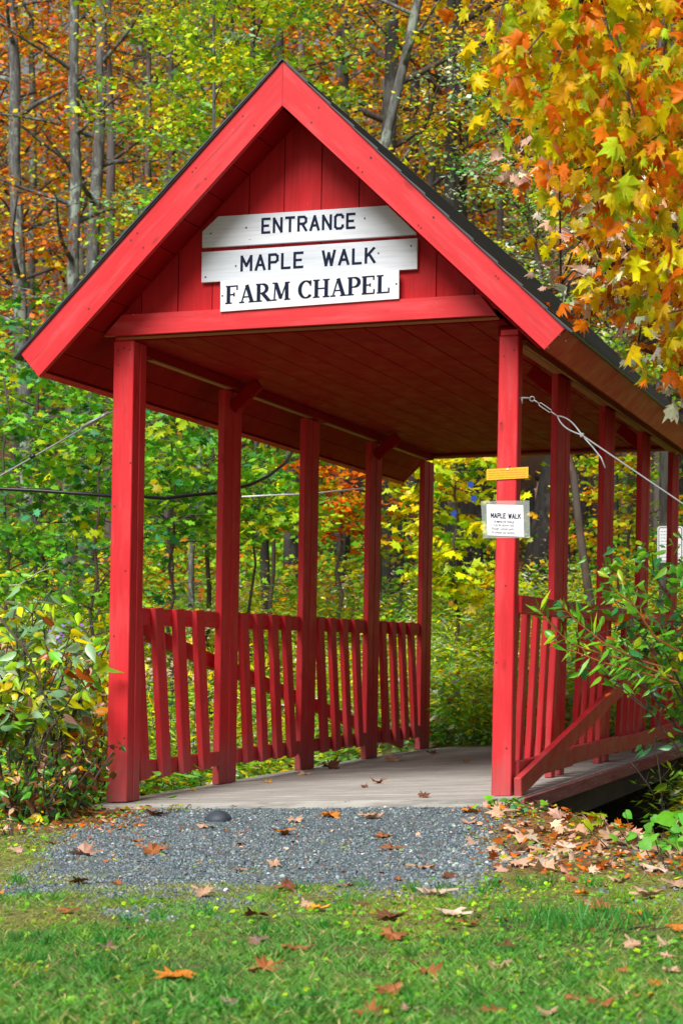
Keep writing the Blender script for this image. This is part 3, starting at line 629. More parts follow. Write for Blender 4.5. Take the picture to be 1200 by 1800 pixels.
# ================================================================== TREES AND PLANTS
def crown(name, batches, parent, mat='leaf'):
    return link_mesh(name, mesh_from_leaves(name, batches), M[mat], parent)
def limb_path(p, d, L, n=6, wob=.12, sag=.0):
    pts = [Vector(p)]; d = Vector(d).normalized()
    for i in range(n):
        d = (d+Vector((random.uniform(-wob, wob), random.uniform(-wob, wob), random.uniform(-wob, wob)*.7+sag))).normalized(); pts.append(pts[-1]+d*(L/n))
    return pts
def tree(name, label, x, y, r0, H, tipdx, tipdy, bk, nl, z0, z1, Ll, clus, per, rad, size, pal, group='trees of the autumn woodland', tmpl=None, flat_=.45, up=.35, sag=0., topfork=True, extra=None, cat='tree', rtop=.35, wob=.05, tocam=.3, mat='leaf', bare=0, bend=None, reach0=.25):
    z = gz(x, y); t = empty(name, (x, y, z), label, cat, group); n = 11
    pts = []; rad_ = []
    for i in range(n+1):
        f = i/n; q = Vector((x+tipdx*f+random.uniform(-wob, wob)*min(1, 3*f), y+tipdy*f+random.uniform(-wob, wob)*f, z-.15+H*f))
        if bend: q.x += bend(f)
        pts.append(q); rad_.append(r0*(1-f*(1-rtop))*(1+.35*math.exp(-f*22)))
    mb = MB(); mb.tube(pts, rad_, 10 if r0 > .09 else 7); mb.build('trunk', BARK[bk], t)
    br = MB(); cl = []
    for j in range(nl):
        f = (z0+(z1-z0)*(j+random.random())/nl)/H; f = min(.98, max(.03, f)); i = min(n-1, int(f*n)); p = lerp(pts[i], pts[i+1], f*n-i)
        az = j*2.4+random.uniform(-.5, .5); L = Ll*random.uniform(.6, 1.15)*(1-.35*max(0, f-.5)); d = Vector((math.cos(az), math.sin(az), up+random.uniform(-.1, .25)))
        rr = min(rad_[i]*.5, .05+.012*L); q = limb_path(p, d, L, 7, .16, sag); br.tube(q, [rr*(1-.85*k/7) for k in range(8)], 5, False)
        for k in range(clus):
            u = reach0+(1-reach0)*(k+random.random())/clus; m_ = min(6, int(u*7)); c = lerp(q[m_], q[m_+1], u*7-m_); off = Vector((random.uniform(-1, 1), random.uniform(-1, 1), random.uniform(-.35, .45)))*(.28*L*u*.9+.08)
            e = c+off
            if k % 2 == 0: br.tube([c, lerp(c, e, .5)+Vector((0, 0, .04)), e], [max(.004, rr*.28), .005, .003], 4, False)
            cl.append(e)
        for k in range(bare):
            u = random.uniform(.3, .95); m_ = min(6, int(u*7)); c = q[m_]; dd2 = Vector((random.uniform(-1, 1), random.uniform(-1, 1), random.uniform(-.2, .8)))
            w_ = limb_path(c, dd2, random.uniform(.4, 1.2), 4, .25); br.tube(w_, [.008, .007, .005, .004, .002], 4, False)
    br.build('branches', BARK['twig' if bk != 'grey' else 'grey'], t, fix=False)
    if clus and per:
        crown('crown', [clump_leaves(np.array([tuple(c) for c in cl]), per, rad, flat_, size, pal, tmpl or RHOMB, cpal=.80, tocam=tocam)]+(extra or []), t, mat)
    return t
def X(px, D): return (px-600)/F*D
# palettes
P_ORANGE = [(ORANGE, 5), (DORANGE, 3), (GOLD, 2.5), (RUST, 1)]
P_ORMIX = [(ORANGE, 3), (GOLD, 3), (OLIVE, 2), (MGREEN, 1), (DORANGE, 1.5)]
P_GOLD = [(GOLD, 4), (YEL, 2), (OLIVE, 2.5), (ORANGE, 2), (MGREEN, 1)]
P_LIME = [(LIME, 4), (MGREEN, 3), (YEL, 1.5), (GREYG, 1.5), (GOLD, .8)]
P_GREEN = [(GREEN, 4), (MGREEN, 5), (LIME, 2), (DGREEN, 1), (YEL, .25), (BGREEN, 1.6)]
P_DGREEN = [(DGREEN, 4), (GREEN, 3), (BGREEN, 2), (LIME, .5)]
P_YG = [(YEL, 4), (LIME, 4), (GOLD, 1.2), (MGREEN, 1.5)]
P_PALE = [(PALE, 2), (LIME, 3), (GREYG, 3), (YEL, 1.2), ((.5, .05, .03), .35), (GREEN, 1.5)]
# --- trees near enough to tell apart: each has its own line
TR = [
 # name, label, px, D, width px, H, tip dx, bark, nl, z0, z1, Ll, clus, per, rad, size, palette
 ('maple_tree', 'pale lichened trunk at the far left edge with small orange leaves', 58, 30, 30, 15, -.55, 'grey', 16, 3.5, 14, 2.2, 9, 22, .38, .085, P_ORANGE),
 ('maple_tree', 'mottled grey trunk left of the gable with orange leaves around it', 122, 27, 28, 14, .1, 'grey', 15, 3.5, 12.5, 2.0, 8, 22, .36, .08, P_ORANGE),
 ('maple_tree', 'grey twin-like trunk just right of the mottled grey trunk', 150, 29, 30, 15, .35, 'grey', 14, 4, 14, 1.9, 8, 20, .36, .08, P_ORMIX),
 ('pine_tree', 'pinkish brown straight bare trunk left of the gable slope', 196, 31, 22, 16, -.05, 'brown', 8, 6, 15, 1.6, 6, 16, .35, .08, P_ORANGE),
 ('birch_tree', 'thin grey trunk behind the left slope of the roof', 240, 33, 16, 15, .3, 'brown', 10, 4, 14, 2.0, 8, 22, .4, .085, P_ORMIX),
 ('maple_tree', 'slim trunk between the left slope and pine with gold foliage', 285, 36, 20, 17, .2, 'dark', 14, 5, 16, 2.6, 9, 26, .45, .095, P_GOLD),
 ('hornbeam_tree', 'light green leafy young tree left of the roof peak', 330, 21, 12, 8.0, .35, 'grey', 22, 2.8, 7.9, 1.75, 12, 24, .26, .078, P_LIME),
 ('hornbeam_tree', 'green leafy tree rising directly behind the roof peak', 470, 22.5, 18, 8.8, -.2, 'dark', 22, 4.2, 8.6, 1.7, 12, 24, .28, .08, P_LIME),
 ('hornbeam_tree', 'green leafy young tree between the left slope tree and the one behind the peak', 400, 24, 14, 9.2, .1, 'dark', 20, 4.2, 9.1, 1.7, 12, 22, .28, .08, P_LIME),
 ('oak_tree', 'dark thick trunk behind the right side of the roof peak', 690, 26, 40, 14, -.1, 'dark', 16, 4.5, 13, 2.3, 9, 26, .38, .085, P_GOLD),
 ('oak_tree', 'tall dark furrowed trunk above the right roof slope', 795, 27, 30, 14, -.1, 'dark', 18, 3.5, 13, 2.4, 9, 28, .38, .085, P_ORMIX),
 ('pine_tree', 'slim lilac grey straight trunk above the right roof slope', 878, 30, 16, 15, .0, 'brown', 6, 7, 14, 1.6, 6, 20, .4, .085, P_GOLD),
 ('maple_tree', 'gold leaved tree between the dark trunks behind the right roof slope', 745, 31, 20, 15, .25, 'dark', 20, 4, 14, 2.6, 9, 28, .42, .09, P_GOLD),
 ('maple_tree', 'orange leaved tree behind the gable to the right of the peak', 600, 30, 18, 14, .1, 'dark', 18, 4.5, 13, 2.6, 9, 28, .42, .09, P_ORMIX),
 ('maple_tree', 'orange and gold tree behind the left of the peak', 400, 32, 18, 15, .1, 'dark', 18, 4.5, 14, 2.6, 9, 28, .42, .09, P_ORMIX),
 ('oak_tree', 'dark trunk seen behind the maple branch at the right', 986, 29, 26, 14, .1, 'dark', 14, 3.5, 13, 2.4, 9, 26, .4, .09, P_ORMIX),
 ('oak_tree', 'shaded trunk at the right edge above the eave', 1165, 21, 26, 12, .1, 'dark', 14, 3.5, 11, 2.2, 8, 22, .34, .085, P_ORMIX),
 ('maple_tree', 'gold tree far behind the maple branch at the right', 1080, 33, 18, 15, -.2, 'dark', 18, 3.5, 14, 2.8, 9, 26, .45, .095, P_GOLD),
 ('oak_tree', 'leaning dark trunk framed between the two nearest right posts', 934, 29.5, 46, 9, 1.25, 'dark', 8, 4.5, 8.5, 1.8, 7, 18, .36, .085, P_GOLD),
 ('oak_tree', 'dark trunk curving down in the second left bay', 516, 30, 30, 12, -.25, 'dark', 8, 4, 11, 1.8, 7, 20, .38, .085, P_GREEN),
 ('pine_tree', 'grey trunk in the second left bay beside the second post', 457, 34, 19, 14, .0, 'brown', 8, 5, 13, 1.8, 7, 20, .4, .09, P_ORMIX),
 ('oak_tree', 'dark trunk in the third left bay behind orange leaves', 600, 32, 28, 14, .0, 'dark', 10, 5, 12, 1.8, 8, 22, .4, .09, P_ORMIX),
 ('oak_tree', 'dark trunk in the rear left bay of the walkway', 722, 33, 28, 14, .1, 'dark', 10, 5, 12, 1.8, 8, 22, .4, .09, P_GOLD),
 ('oak_tree', 'dark trunk showing through the far opening, left of yellow leaves', 768, 35, 24, 14, .0, 'dark', 10, 5, 12, 1.8, 8, 22, .4, .09, P_GOLD),
 ('oak_tree', 'broad dark trunk in the far opening behind the yellow sapling', 828, 28, 46, 13, -.35, 'dark', 10, 4.5, 12, 1.9, 8, 22, .4, .09, P_ORMIX),
 ('pine_tree', 'grey trunk seen in the first left bay beneath the eave', 296, 33, 16, 14, .0, 'brown', 8, 5, 12, 1.8, 7, 20, .4, .09, P_ORMIX),
 ('pine_tree', 'grey trunk seen in the first left bay nearer its second post', 352, 38, 22, 15, .0, 'brown', 8, 5, 12, 1.8, 7, 20, .4, .09, P_ORMIX),
 ('pine_tree', 'slim brown trunk in the third right bay', 1098, 36, 16, 15, .0, 'brown', 8, 5, 12, 1.8, 7, 22, .4, .09, P_YG),
 ('pine_tree', 'slim brown trunk in the fourth right bay', 1152, 31, 14, 15, .1, 'brown', 8, 5, 12, 1.8, 7, 22, .4, .09, P_ORMIX),
]
for (nm, lb, px, D, wpx, H, tdx, bk, nl, z0, z1, Ll, cl, per, rad, sz, pal) in TR:
    tree(nm, lb, X(px, D), D, wpx/F*D/2, H, tdx, random.uniform(-.3, .3), bk, nl, z0, z1, Ll, cl, per*(1.25 if nm == 'hornbeam_tree' else .62 if px < 260 else .78), rad, sz, pal, bare=3 if px < 260 else (1 if px > 640 else 0))
tree('ash_tree', 'smooth grey S-curved trunk leaning over the roof right of the peak', X(655, 22), 22, .075, 8.6, .1, .1, 'grey', 5, 5.5, 8, 1.4, 6, 14, .3, .08, P_GOLD, wob=.02, rtop=.7, bend=lambda f: -.02+.62*max(0, (f-.62)/.38)**1.3+.05*math.sin(f*9))
# --- green understorey saplings on the left and in the bays
US = [(-70, 18, 3.7, 0), (10, 17, 3.5, 0), (85, 18.5, 3.9, 1), (150, 16.8, 3.2, 0), (225, 18, 3.2, 1), (300, 17.8, 2.9, 0), (360, 19.5, 3.4, 1), (430, 19, 2.4, 0), (470, 21.5, 3.4, 1), (-30, 22, 4.2, 1), (60, 23, 4.3, 1), (180, 22, 4.3, 0), (300, 23.5, 4.2, 1)]
LBL = ['at the far left edge beneath the roof corner', 'left of the first post, low in front of the others', 'midway between the left edge and the first post', 'close to the left side of the first post, short', 'directly behind the first left post', 'in the first left bay, nearest and lowest', 'behind the second left post', 'low in the second left bay', 'tall in the second left bay beside the dark trunk', 'tall behind the far left edge saplings', 'tall behind, under the left eave', 'tall behind the first left post', 'tall behind the first left bay']
for (px, D, H, k), l_ in zip(US, LBL):
    tree('maple_sapling', 'green maple sapling '+l_, X(px, D), D, .022+.01*k, H, random.uniform(-.2, .2), .1, 'twig', 13, (2.0 if H > 3.6 else 1.75) if px > 190 else 1.15, H*.98, 1.15, 9, 9, .30, .088 if D < 20 else .095, P_GREEN if px < 400 else [(GREEN, 3), (LIME, 3), (YEL, 1), (MGREEN, 3)], 'green maple saplings behind the walkway', MAPLE_S, .16, .10, tocam=.12, cat='young tree', wob=.04)
tree('beech_sapling', 'orange leaved beech sapling in the third left bay', X(590, 21), 21, .025, 2.9, .1, 0, 'twig', 16, 1.5, 2.9, .9, 8, 16, .2, .09, [(ORANGE, 4), (GOLD, 2), (DORANGE, 2), (LIME, 1)], None, RHOMB, .3, .1, cat='young tree')
tree('beech_sapling', 'yellow and orange beech sapling in the rear left bay', X(700, 21.5), 21.5, .025, 2.7, .1, 0, 'twig', 14, 1.4, 2.7, .85, 8, 14, .2, .09, [(YEL, 3), (ORANGE, 2), (LIME, 3)], None, RHOMB, .3, .1, cat='young tree')
tree('maple_sapling', 'yellow green maple sapling standing in the far opening of the walkway', X(806, 19.5), 19.5, .028, 2.65, -.05, 0, 'twig', 20, 1.0, 2.6, .62, 8, 8, .20, .11, P_YG, None, MAPLE_S, .2, .1, tocam=.25, cat='young tree')
tree('beech_sapling', 'slim gold beech sapling between the second and third right bays', X(1062, 23), 23, .025, 3.2, .1, 0, 'twig', 14, 1.2, 3.1, .55, 8, 10, .22, .09, [(GOLD, 3), (LIME, 3), (ORANGE, 1)], None, RHOMB, .3, .1, cat='young tree')
tree('beech_sapling', 'green and gold sapling in the third right bay', X(1100, 24), 24, .025, 3.8, .1, 0, 'twig', 18, .8, 3.7, 1.1, 8, 14, .25, .09, [(GREEN, 3), (LIME, 3), (GOLD, 1.5)], None, RHOMB, .3, .1, cat='young tree')
tree('crabapple_tree', 'small leaved pale green tree with red fruit above the right roof slope', X(1066, 19), 19, .05, 6.6, -1.0, .2, 'twig', 28, 3.6, 6.5, 1.35, 12, 20, .22, .055, P_PALE, None, RHOMB, .5, .3, tocam=.5)
tree('crabapple_tree', 'small leaved pale green tree further right behind the maple leaves', X(1240, 20), 20, .045, 6.2, -.4, .2, 'twig', 24, 3.0, 6.1, 1.5, 11, 18, .24, .06, P_PALE, None, RHOMB, .5, .3, tocam=.5)
# --- far woodland: individual trees copied from a few kinds
far = []
kinds = [P_ORANGE, P_GOLD, P_ORMIX, P_LIME, [(GREEN, 3), (OLIVE, 3), (GOLD, 1)], [(OLIVE, 3), (GOLD, 3), (ORANGE, 1)]]
cnt = 0; protos = []
k = 0
rows = [(38, -90, 1290, 14), (44, -60, 1260, 15), (51, -100, 1300, 17), (59, -60, 1260, 17), (70, -100, 1300, 17)]
spots = []
for D, xa, xb, n in rows:
    for i in range(n): spots.append((xa+(xb-xa)*(i+.5+random.uniform(-.3, .3))/n, D+random.uniform(-2.5, 2.5)))
spots = [(px+75 if 895 < px < 990 and D < 42 else px, D) for px, D in spots]
for i, (px, D) in enumerate(spots):
    kd = i % 6 if i < 6 else random.randrange(6)
    x = X(px, D); y = D
    if i < 6:
        o = tree('forest_tree', 'slender woodland tree with autumn foliage on the hillside far behind', x, y, .13, 14.5, random.uniform(-.4, .4), 0, ['brown', 'dark', 'grey', 'dark', 'brown', 'grey'][kd], 26, 1.8, 14, 2.6, 8, 11, .5, .14, kinds[kd], 'far woodland trees on the hillside', RHOMB, .5, .3)
        protos.append(o)
    else:
        src = protos[kd]; o = src.copy(); COL.objects.link(o)
        for ch in list(src.children): c2 = ch.copy(); COL.objects.link(c2); c2.parent = o
        o.location = (x, y, gz(x, y)); o.rotation_euler = (0, 0, random.uniform(0, 6.28)); o.scale = (1, 1, random.uniform(.9, 1.15))
# ------------------------------------------------------------------ near maple over the right of the picture
mt = empty('maple_tree', (2.9, 6.6, gz(2.9, 6.6)), 'near maple with big orange and yellow leaves hanging into the upper right', 'tree')
mb = MB(); tr_ = [(2.9+.05*i*(i % 2), 6.6, gz(2.9, 6.6)-.2+.62*i) for i in range(10)]; mb.tube(tr_, [.17-.009*i for i in range(10)], 12); mb.build('trunk', BARK['grey'], mt)
br = MB(); cl = []
def hang(p_, px, py, D, L=.5): cl.append(at(px, py, D))
lims = [[(2.9, 6.6, 4.2), at(1330, 60, 7.1), at(1180, 20, 7.0), at(1040, 0, 7.0), at(900, -10, 7.2)], [(2.9, 6.6, 3.3), at(1300, 330, 7.2), at(1210, 250, 7.2), at(1100, 130, 7.2), at(985, 90, 7.3)],
        [(2.9, 6.6, 2.6), at(1330, 560, 7.2), at(1270, 480, 7.3), at(1190, 400, 7.3), at(1100, 330, 7.3)], [(2.9, 6.6, 4.5), at(1260, -60, 7.6), at(1110, -40, 7.6), at(960, -60, 7.6)]]
for Lm in lims:
    Lm = [Vector(p) for p in Lm]; br.tube(Lm, [.05, .03, .02, .012, .006][:len(Lm)], 7, False)
rs = random.Random(5)
def clear_eave(c):                              # the crown stops short of the roof's right eave
    px = 600+c[0]/c[1]*F; py = 1150-(c[2]-HC)/c[1]*F; return py < 575+(px-990)*.81-38 or px > 1290
def inreg(px, py):                              # how far the drooping foliage reaches
    e = [(-80, 845), (0, 858), (60, 872), (130, 895), (230, 945), (300, 985), (340, 1050), (400, 1130), (560, 1160), (700, 1185), (760, 1230)]
    for (y0, x0), (y1, x1) in zip(e[:-1], e[1:]):
        if y0 <= py <= y1: return px > x0+(x1-x0)*(py-y0)/(y1-y0)
    return False
nC = 0
while nC < 460:
    px, py = rs.uniform(850, 1380), rs.uniform(-80, 760)
    if not inreg(px+rs.gauss(0, 10), py): continue
    if py > 330 and px < 1230 and rs.random() < .72: continue
    D = rs.uniform(6.2, 8.2); cl.append(at(px, py, D)); nC += 1
cl = [c for c in cl if clear_eave(c)]
for c_ in cl[::3]:
    e = Vector(c_); s_ = min((Vector(p) for Lm in lims for p in Lm[1:]), key=lambda q: (q-e).length)
    if (s_-e).length < 1.6: m_ = lerp(s_, e, .5)+Vector((0, 0, .05)); br.tube([s_, m_, e], [.007, .005, .003], 4, False)
br.build('branches', BARK['twig'], mt, fix=False)
def droop_leaves(cl, per, rad, size, pal, drp=1.1, tmpl=MAPLE, fl=1.0):
    C, T, Nn, Sz, col, t_, sq = clump_leaves(np.array([tuple(c) for c in cl]), per, rad, fl, size, pal, tmpl, up=.3, tocam=.35, droop=drp); k_ = ((1150-(C[:, 2]-HC)/C[:, 1]*F < 575+(C[:, 0]/C[:, 1]*F-390)*.81-22) | (C[:, 0]/C[:, 1]*F > 690)); C, T, Nn, Sz, col = C[k_], T[k_], Nn[k_], Sz[k_], col[k_]
    q_ = RNG.integers(0, 9, len(Sz)); sq_ = RNG.uniform(.5, 1.0, len(Sz)); return [(C[q_ == i], T[q_ == i], Nn[q_ == i], Sz[q_ == i], col[q_ == i], MAPLES[i], sq_[q_ == i]) for i in range(9)]
cl = [c for c in cl if clear_eave(c)]
b_ = droop_leaves(cl, 6, .22, .070, [(GOLD, 4.5), (ORANGE, 3.2), (OLIVE, 2.6), (YEL, 2.6), (LIME, 3.4), (DORANGE, .6), (PALE, .15)], 1.3)
crown('crown', b_, mt, 'leaf_near')
# second maple behind it: smaller looking leaves with pale undersides
m2 = empty('maple_tree', (3.6, 11.6, gz(3.6, 11.6)), 'maple with orange and pale leaves hanging over the right end of the roof', 'tree')
mb = MB(); mb.tube([(3.6, 11.6, -.9+.75*i) for i in range(9)], [.13-.008*i for i in range(9)], 10); mb.build('trunk', BARK['grey'], m2)
cl = []; br = MB(); lims = [[(3.6, 11.6, 3.2), at(1290, 560, 10.6), at(1180, 520, 10.2), at(1060, 470, 10), at(985, 500, 10)], [(3.6, 11.6, 4.2), at(1300, 330, 11), at(1150, 310, 10.6), at(1010, 300, 10.4), at(900, 290, 10.2)], [(3.6, 11.6, 2.6), at(1330, 700, 10.8), at(1200, 640, 10.3), at(1120, 610, 10)]]
for Lm in lims:
    Lm = [Vector(p) for p in Lm]; br.tube(Lm, [.04, .026, .018, .010, .005][:len(Lm)], 6, False)
def reg2(px, py): return (py > 260 and px > 1290-.75*(720-py)+25*math.sin(py*.05) and py < 330) or (330 <= py < 660 and px > 1175-(660-py)*.52+20*math.sin(py*.04)) and py < 690
nC = 0
while nC < 430:
    px, py = rs.uniform(880, 1400), rs.uniform(230, 700)
    if not (py < 690 and px > np.interp(py, [230, 300, 380, 450, 520, 600, 650, 700], [900, 930, 1000, 1010, 1035, 1110, 1180, 1210])): continue
    if py > 520 and rs.random() < .35: continue
    cl.append(at(px, py, rs.uniform(9.4, 11.2))); nC += 1
cl = [c for c in cl if clear_eave(c)]
for c_ in cl[::3]:
    e = Vector(c_); s_ = min((Vector(p) for Lm in lims for p in Lm[1:]), key=lambda q: (q-e).length)
    if (s_-e).length < 1.4: m_ = lerp(s_, e, .5)+Vector((0, 0, .05)); br.tube([s_, m_, e], [.006, .005, .003], 4, False)
br.build('branches', BARK['twig'], m2, fix=False)
crown('crown', droop_leaves(cl, 6, .22, .085, [(ORANGE, 4), (GOLD, 2), (PALE, 2.4), (PINK, 2), (YEL, .8), (LIME, 1.6), (RUST, 1)], .4, MAPLE, .7), m2, 'leaf_wet')

# ------------------------------------------------------------------ shrubs beside the walkway
def shrub(name, label, x, y, stems, Hh, spread, per, size, pal, tmpl, leafz=(.35, 1.), lean=(0, 0), cat='shrub', group=None, sq=None, mat='leaf_wet', bk='twig', per_st=8, base_z=None, rad=.10, tocam=.45):
    z = gz(x, y) if base_z is None else base_z; t = empty(name, (x, y, z), label, cat, group); br = MB(); cl = []
    for i in range(stems):
        az = random.uniform(0, 6.28); L = Hh*random.uniform(.7, 1.1); d = Vector((math.cos(az)*spread+lean[0], math.sin(az)*spread+lean[1], 1)); q = limb_path((x+random.uniform(-.12, .12)*spread*2, y+random.uniform(-.12, .12)*spread*2, z-.05), d, L, 7, .10, -.02)
        br.tube(q, [.009*(1-.75*k/7)+.001 for k in range(8)], 5, False)
        for k in range(per_st):
            u = leafz[0]+(leafz[1]-leafz[0])*(k+random.random())/per_st; m_ = min(6, int(u*7)); c = lerp(q[m_], q[m_+1], u*7-m_); e = c+Vector((random.uniform(-1, 1), random.uniform(-1, 1), random.uniform(-.2, .5)))*.16*Hh*.5
            br.tube([c, e], [.0035, .0015], 4, False); cl.append(e)
    br.build('stems', BARK[bk], t, fix=False)
    crown('foliage', [clump_leaves(np.array([tuple(c) for c in cl]), per, rad, .5, size, pal, tmpl, up=.8, tocam=tocam, droop=.5, squash=None)], t, mat); return t
P_SH = [(GREYG, 2), ((.24, .42, .22), 2.5), (MGREEN, 2.5), (LIME, 3.5), (YEL, 1.8), (PINK, 1), (RUST, 1), ((.40, .54, .38), 1.2)]
sh = [(-5, 9.9, 1.0, 'broad grey green shrub at the left edge, nearest the lawn', P_SH), (65, 10.5, 1.1, 'grey green shrub midway between the left edge and the left front post', P_SH), (135, 11.2, 1.0, 'shrub with orange and pink tinged leaves touching the left front post', [(GREYG, 2), (PINK, 2), (ORANGE, 1.5), (YEL, 1.5), (LIME, 1)]),
      (-60, 10.6, 1.3, 'tall shrub partly cut off by the left edge', P_SH), (40, 11.9, 1.35, 'yellowing shrub behind the grey green shrubs at left', [(YEL, 3), (LIME, 3), (GOLD, 1.5), (GREYG, 1)]), (130, 12.6, 1.25, 'gold tinged shrub behind the left front post', [(YEL, 2), (LIME, 3), (GOLD, 2), (ORANGE, 1)])]
for px, D, H_, l_, pal in sh:
    shrub('leafy_shrub', l_, X(px, D), D, 11, H_+max(0, -gz(X(px, D), D))*.6, .26, 5, .092, pal, OVATE, (.5, 1), cat='shrub', group='shrubs left of the walkway', rad=.12)
shrub('bramble_bush', 'low dark tangled bush with brown leaves at the foot of the left shrubs', X(60, 9.75), 9.75, 16, .5, .6, 4, .055, [(DGREEN, 3), (GREEN, 2), (BROWN, 2), (TAN, .6), (GOLD, .6)], OVATE, (.1, 1), rad=.12)
shrub('bramble_bush', 'low green and brown bush right beside the left front post foot', X(120, 10.3), 10.3, 12, .45, .4, 4, .05, [(DGREEN, 2), (GREEN, 3), (LIME, 1), (BROWN, 2)], OVATE, (.1, 1), rad=.12)
# right hand shrub
P_R = [(GREEN, 5), ((.05, .20, .07), 4), (MGREEN, 2.5), (LIME, 1), (YEL, .4), ((.55, .12, .02), .12)]
rsb = empty('viburnum_shrub', (1.75, 8.6, gz(1.75, 8.6)), 'dense green leafed shrub in front of the right railing at the right edge', 'shrub')
br = MB(); cl = []
for i in range(17):
    tx_, ty_, tD = rs.uniform(985, 1300), rs.uniform(960, 1180), rs.uniform(8.0, 9.1); e = Vector(at(tx_, ty_, tD)); b0 = Vector((1.75+rs.uniform(-.12, .2), 8.6+rs.uniform(-.2, .2), gz(1.75, 8.6)-.05)); m_ = lerp(b0, e, .5)+Vector((.18, 0, .12))
    q = [b0, lerp(b0, m_, .5)+Vector((.05, 0, 0)), m_, lerp(m_, e, .5)+Vector((0, 0, .05)), e]; br.tube(q, [.010, .008, .006, .004, .002], 5, False)
    for k in range(7): u = rs.uniform(.45, 1); m2_ = min(3, int(u*4)); c_ = lerp(q[m2_], q[m2_+1], u*4-m2_); e2 = c_+Vector((rs.uniform(-.2, .2), rs.uniform(-.2, .2), rs.uniform(-.08, .14))); br.tube([c_, e2], [.003, .0015], 4, False); cl.append(e2)
nC = 0
while nC < 85:
    px, py = rs.uniform(985, 1330), rs.uniform(945, 1240)
    if px < np.interp(py, [940, 980, 1040, 1090, 1150, 1190, 1240], [1100, 1040, 1050, 1110, 1075, 1130, 1200]): continue
    cl.append(Vector(at(px, py, rs.uniform(7.9, 8.9)))); nC += 1
br.build('stems', BARK['twig'], rsb, fix=False)
crown('foliage', [clump_leaves(np.array([tuple(c) for c in cl]), 6.5, .11, .6, .058, P_R, OVATE, up=.7, tocam=.55, droop=.5)], rsb, 'leaf_wet')
# willow-like shoots reaching left across the railing
ws = empty('willow_shoot', at(1180, 1170, 8.2), 'arching yellow green willow shoots with narrow leaves crossing the right railing', 'plant')
br = MB(); Cs = []; Ts = []
for pth in ([(1190, 1180), (1120, 1160), (1060, 1130), (1010, 1090), (985, 1062)], [(1180, 1190), (1100, 1160), (1040, 1145), (1000, 1130), (960, 1090), (945, 1068)], [(1190, 1200), (1120, 1180), (1060, 1165), (1000, 1142)], [(1200, 1150), (1150, 1120), (1110, 1060), (1080, 1040)]):
    q = [Vector(at(a, b, 8.2-.02*i)) for i, (a, b) in enumerate(pth)]; br.tube(q, [.006, .005, .004, .003, .0025, .0015][:len(q)], 5, False)
    for i in range(len(q)-1):
        for k in range(5):
            p = lerp(q[i], q[i+1], (k+rs.random())/5); d = (q[i+1]-q[i]).normalized()
            for s_ in ((-1, 1) if rs.random() < .5 else (rs.choice((-1, 1)),)):
                n_ = d.cross(Vector((0, 1, 0)))*s_; Cs.append(tuple(p)); Ts.append(tuple(d*rs.uniform(.5, 1.4)+n_*rs.uniform(.4, 1.1)+Vector((0, rs.uniform(-.7, .4), rs.uniform(-.6, .1)))))
br.build('stems', M['tan'], ws, fix=False); n = len(Cs)
crown('foliage', [(np.array(Cs), np.array(Ts), rnd_dirs(n, .8, .8), RNG.uniform(.045, .11, n), pick([(GREEN, 3), (MGREEN, 3), (LIME, 1), ((.1, .05, .03), .5)], n), NARROW, None)], ws, 'leaf_wet')
def herb(name, label, px, py, n, size, pal, tmpl, hh=.12, r=.12, cat='plant', group=None, D=None, droop=.2):
    if D is None: x, y, z = on_ground(px, py)
    else: x, y = X(px, D), D; z = gz(x, y)
    t = empty(name, (x, y, z), label, cat, group); C = np.stack([x+RNG.normal(0, r, n), y+RNG.normal(0, r, n), z+RNG.uniform(.2, 1, n)*hh], 1); sm = MB()
    for i in range(0, n, 2): sm.tube([(x+(C[i, 0]-x)*.5, y+(C[i, 1]-y)*.5, z-.02), tuple(C[i])], [.003, .0015], 4, False)
    sm.build('stems', BARK['twig'], t, fix=False); crown('foliage', [(C, rnd_tips(n, droop), rnd_dirs(n, 1. if droop > 0 else .1, .5), size*RNG.uniform(.6, 1.3, n), pick(pal, n), tmpl, None)], t, 'leaf'); return t
BR_ = [((.14, .42, .07), 4), ((.2, .5, .08), 3), (GREEN, 1)]
for i, (px, py, n, sz, lb) in enumerate([(1185, 1465, 34, .075, 'bright green heart leaved plant at the right edge under the shrub'), (1140, 1490, 20, .06, 'bright green heart leaved plant by the dark hollow under the deck'), (1215, 1500, 30, .075, 'heart leaved plant cut off by the right edge'), (1185, 1530, 18, .05, 'small heart leaved plant in the litter at the right edge')]):
    herb('heart_leaf_plant', lb, px, py, n, sz, BR_, HEART, .16, .10, group='heart leaved plants at the right')
herb('leafy_weed', 'small leafy weed at the foot of the right front post', 878, 1425, 16, .055, [(GREEN, 3), (MGREEN, 2)], OVATE, .07, .06)
herb('leafy_weed', 'low round leaved weed just right of the right post foot', 930, 1432, 22, .035, [(BGREEN, 3), (MGREEN, 2)], HEART, .06, .08)
herb('yellow_seedling', 'small yellow green seedling in front of the hollow under the deck', 1040, 1462, 12, .06, [(YEL, 2), (LIME, 3)], MAPLE_S, .09, .04)
herb('long_leaf_plant', 'upright long leaved green plant beside the hollow at the right', 1165, 1420, 20, .11, [(MGREEN, 2), (LIME, 3)], NARROW, .22, .05)
herb('fern_sprig', 'bright green sprig at the lawn edge below the left shrubs', 22, 1470, 26, .06, [(MGREEN, 3), ((.2, .5, .08), 2)], NARROW, .08, .09)
herb('grass_tuft', 'tuft of weeds at the left end of the deck edge', 290, 1428, 40, .045, [(MGREEN, 2), (OLIVE, 3), (GOLD, 1)], NARROW, .05, .09)
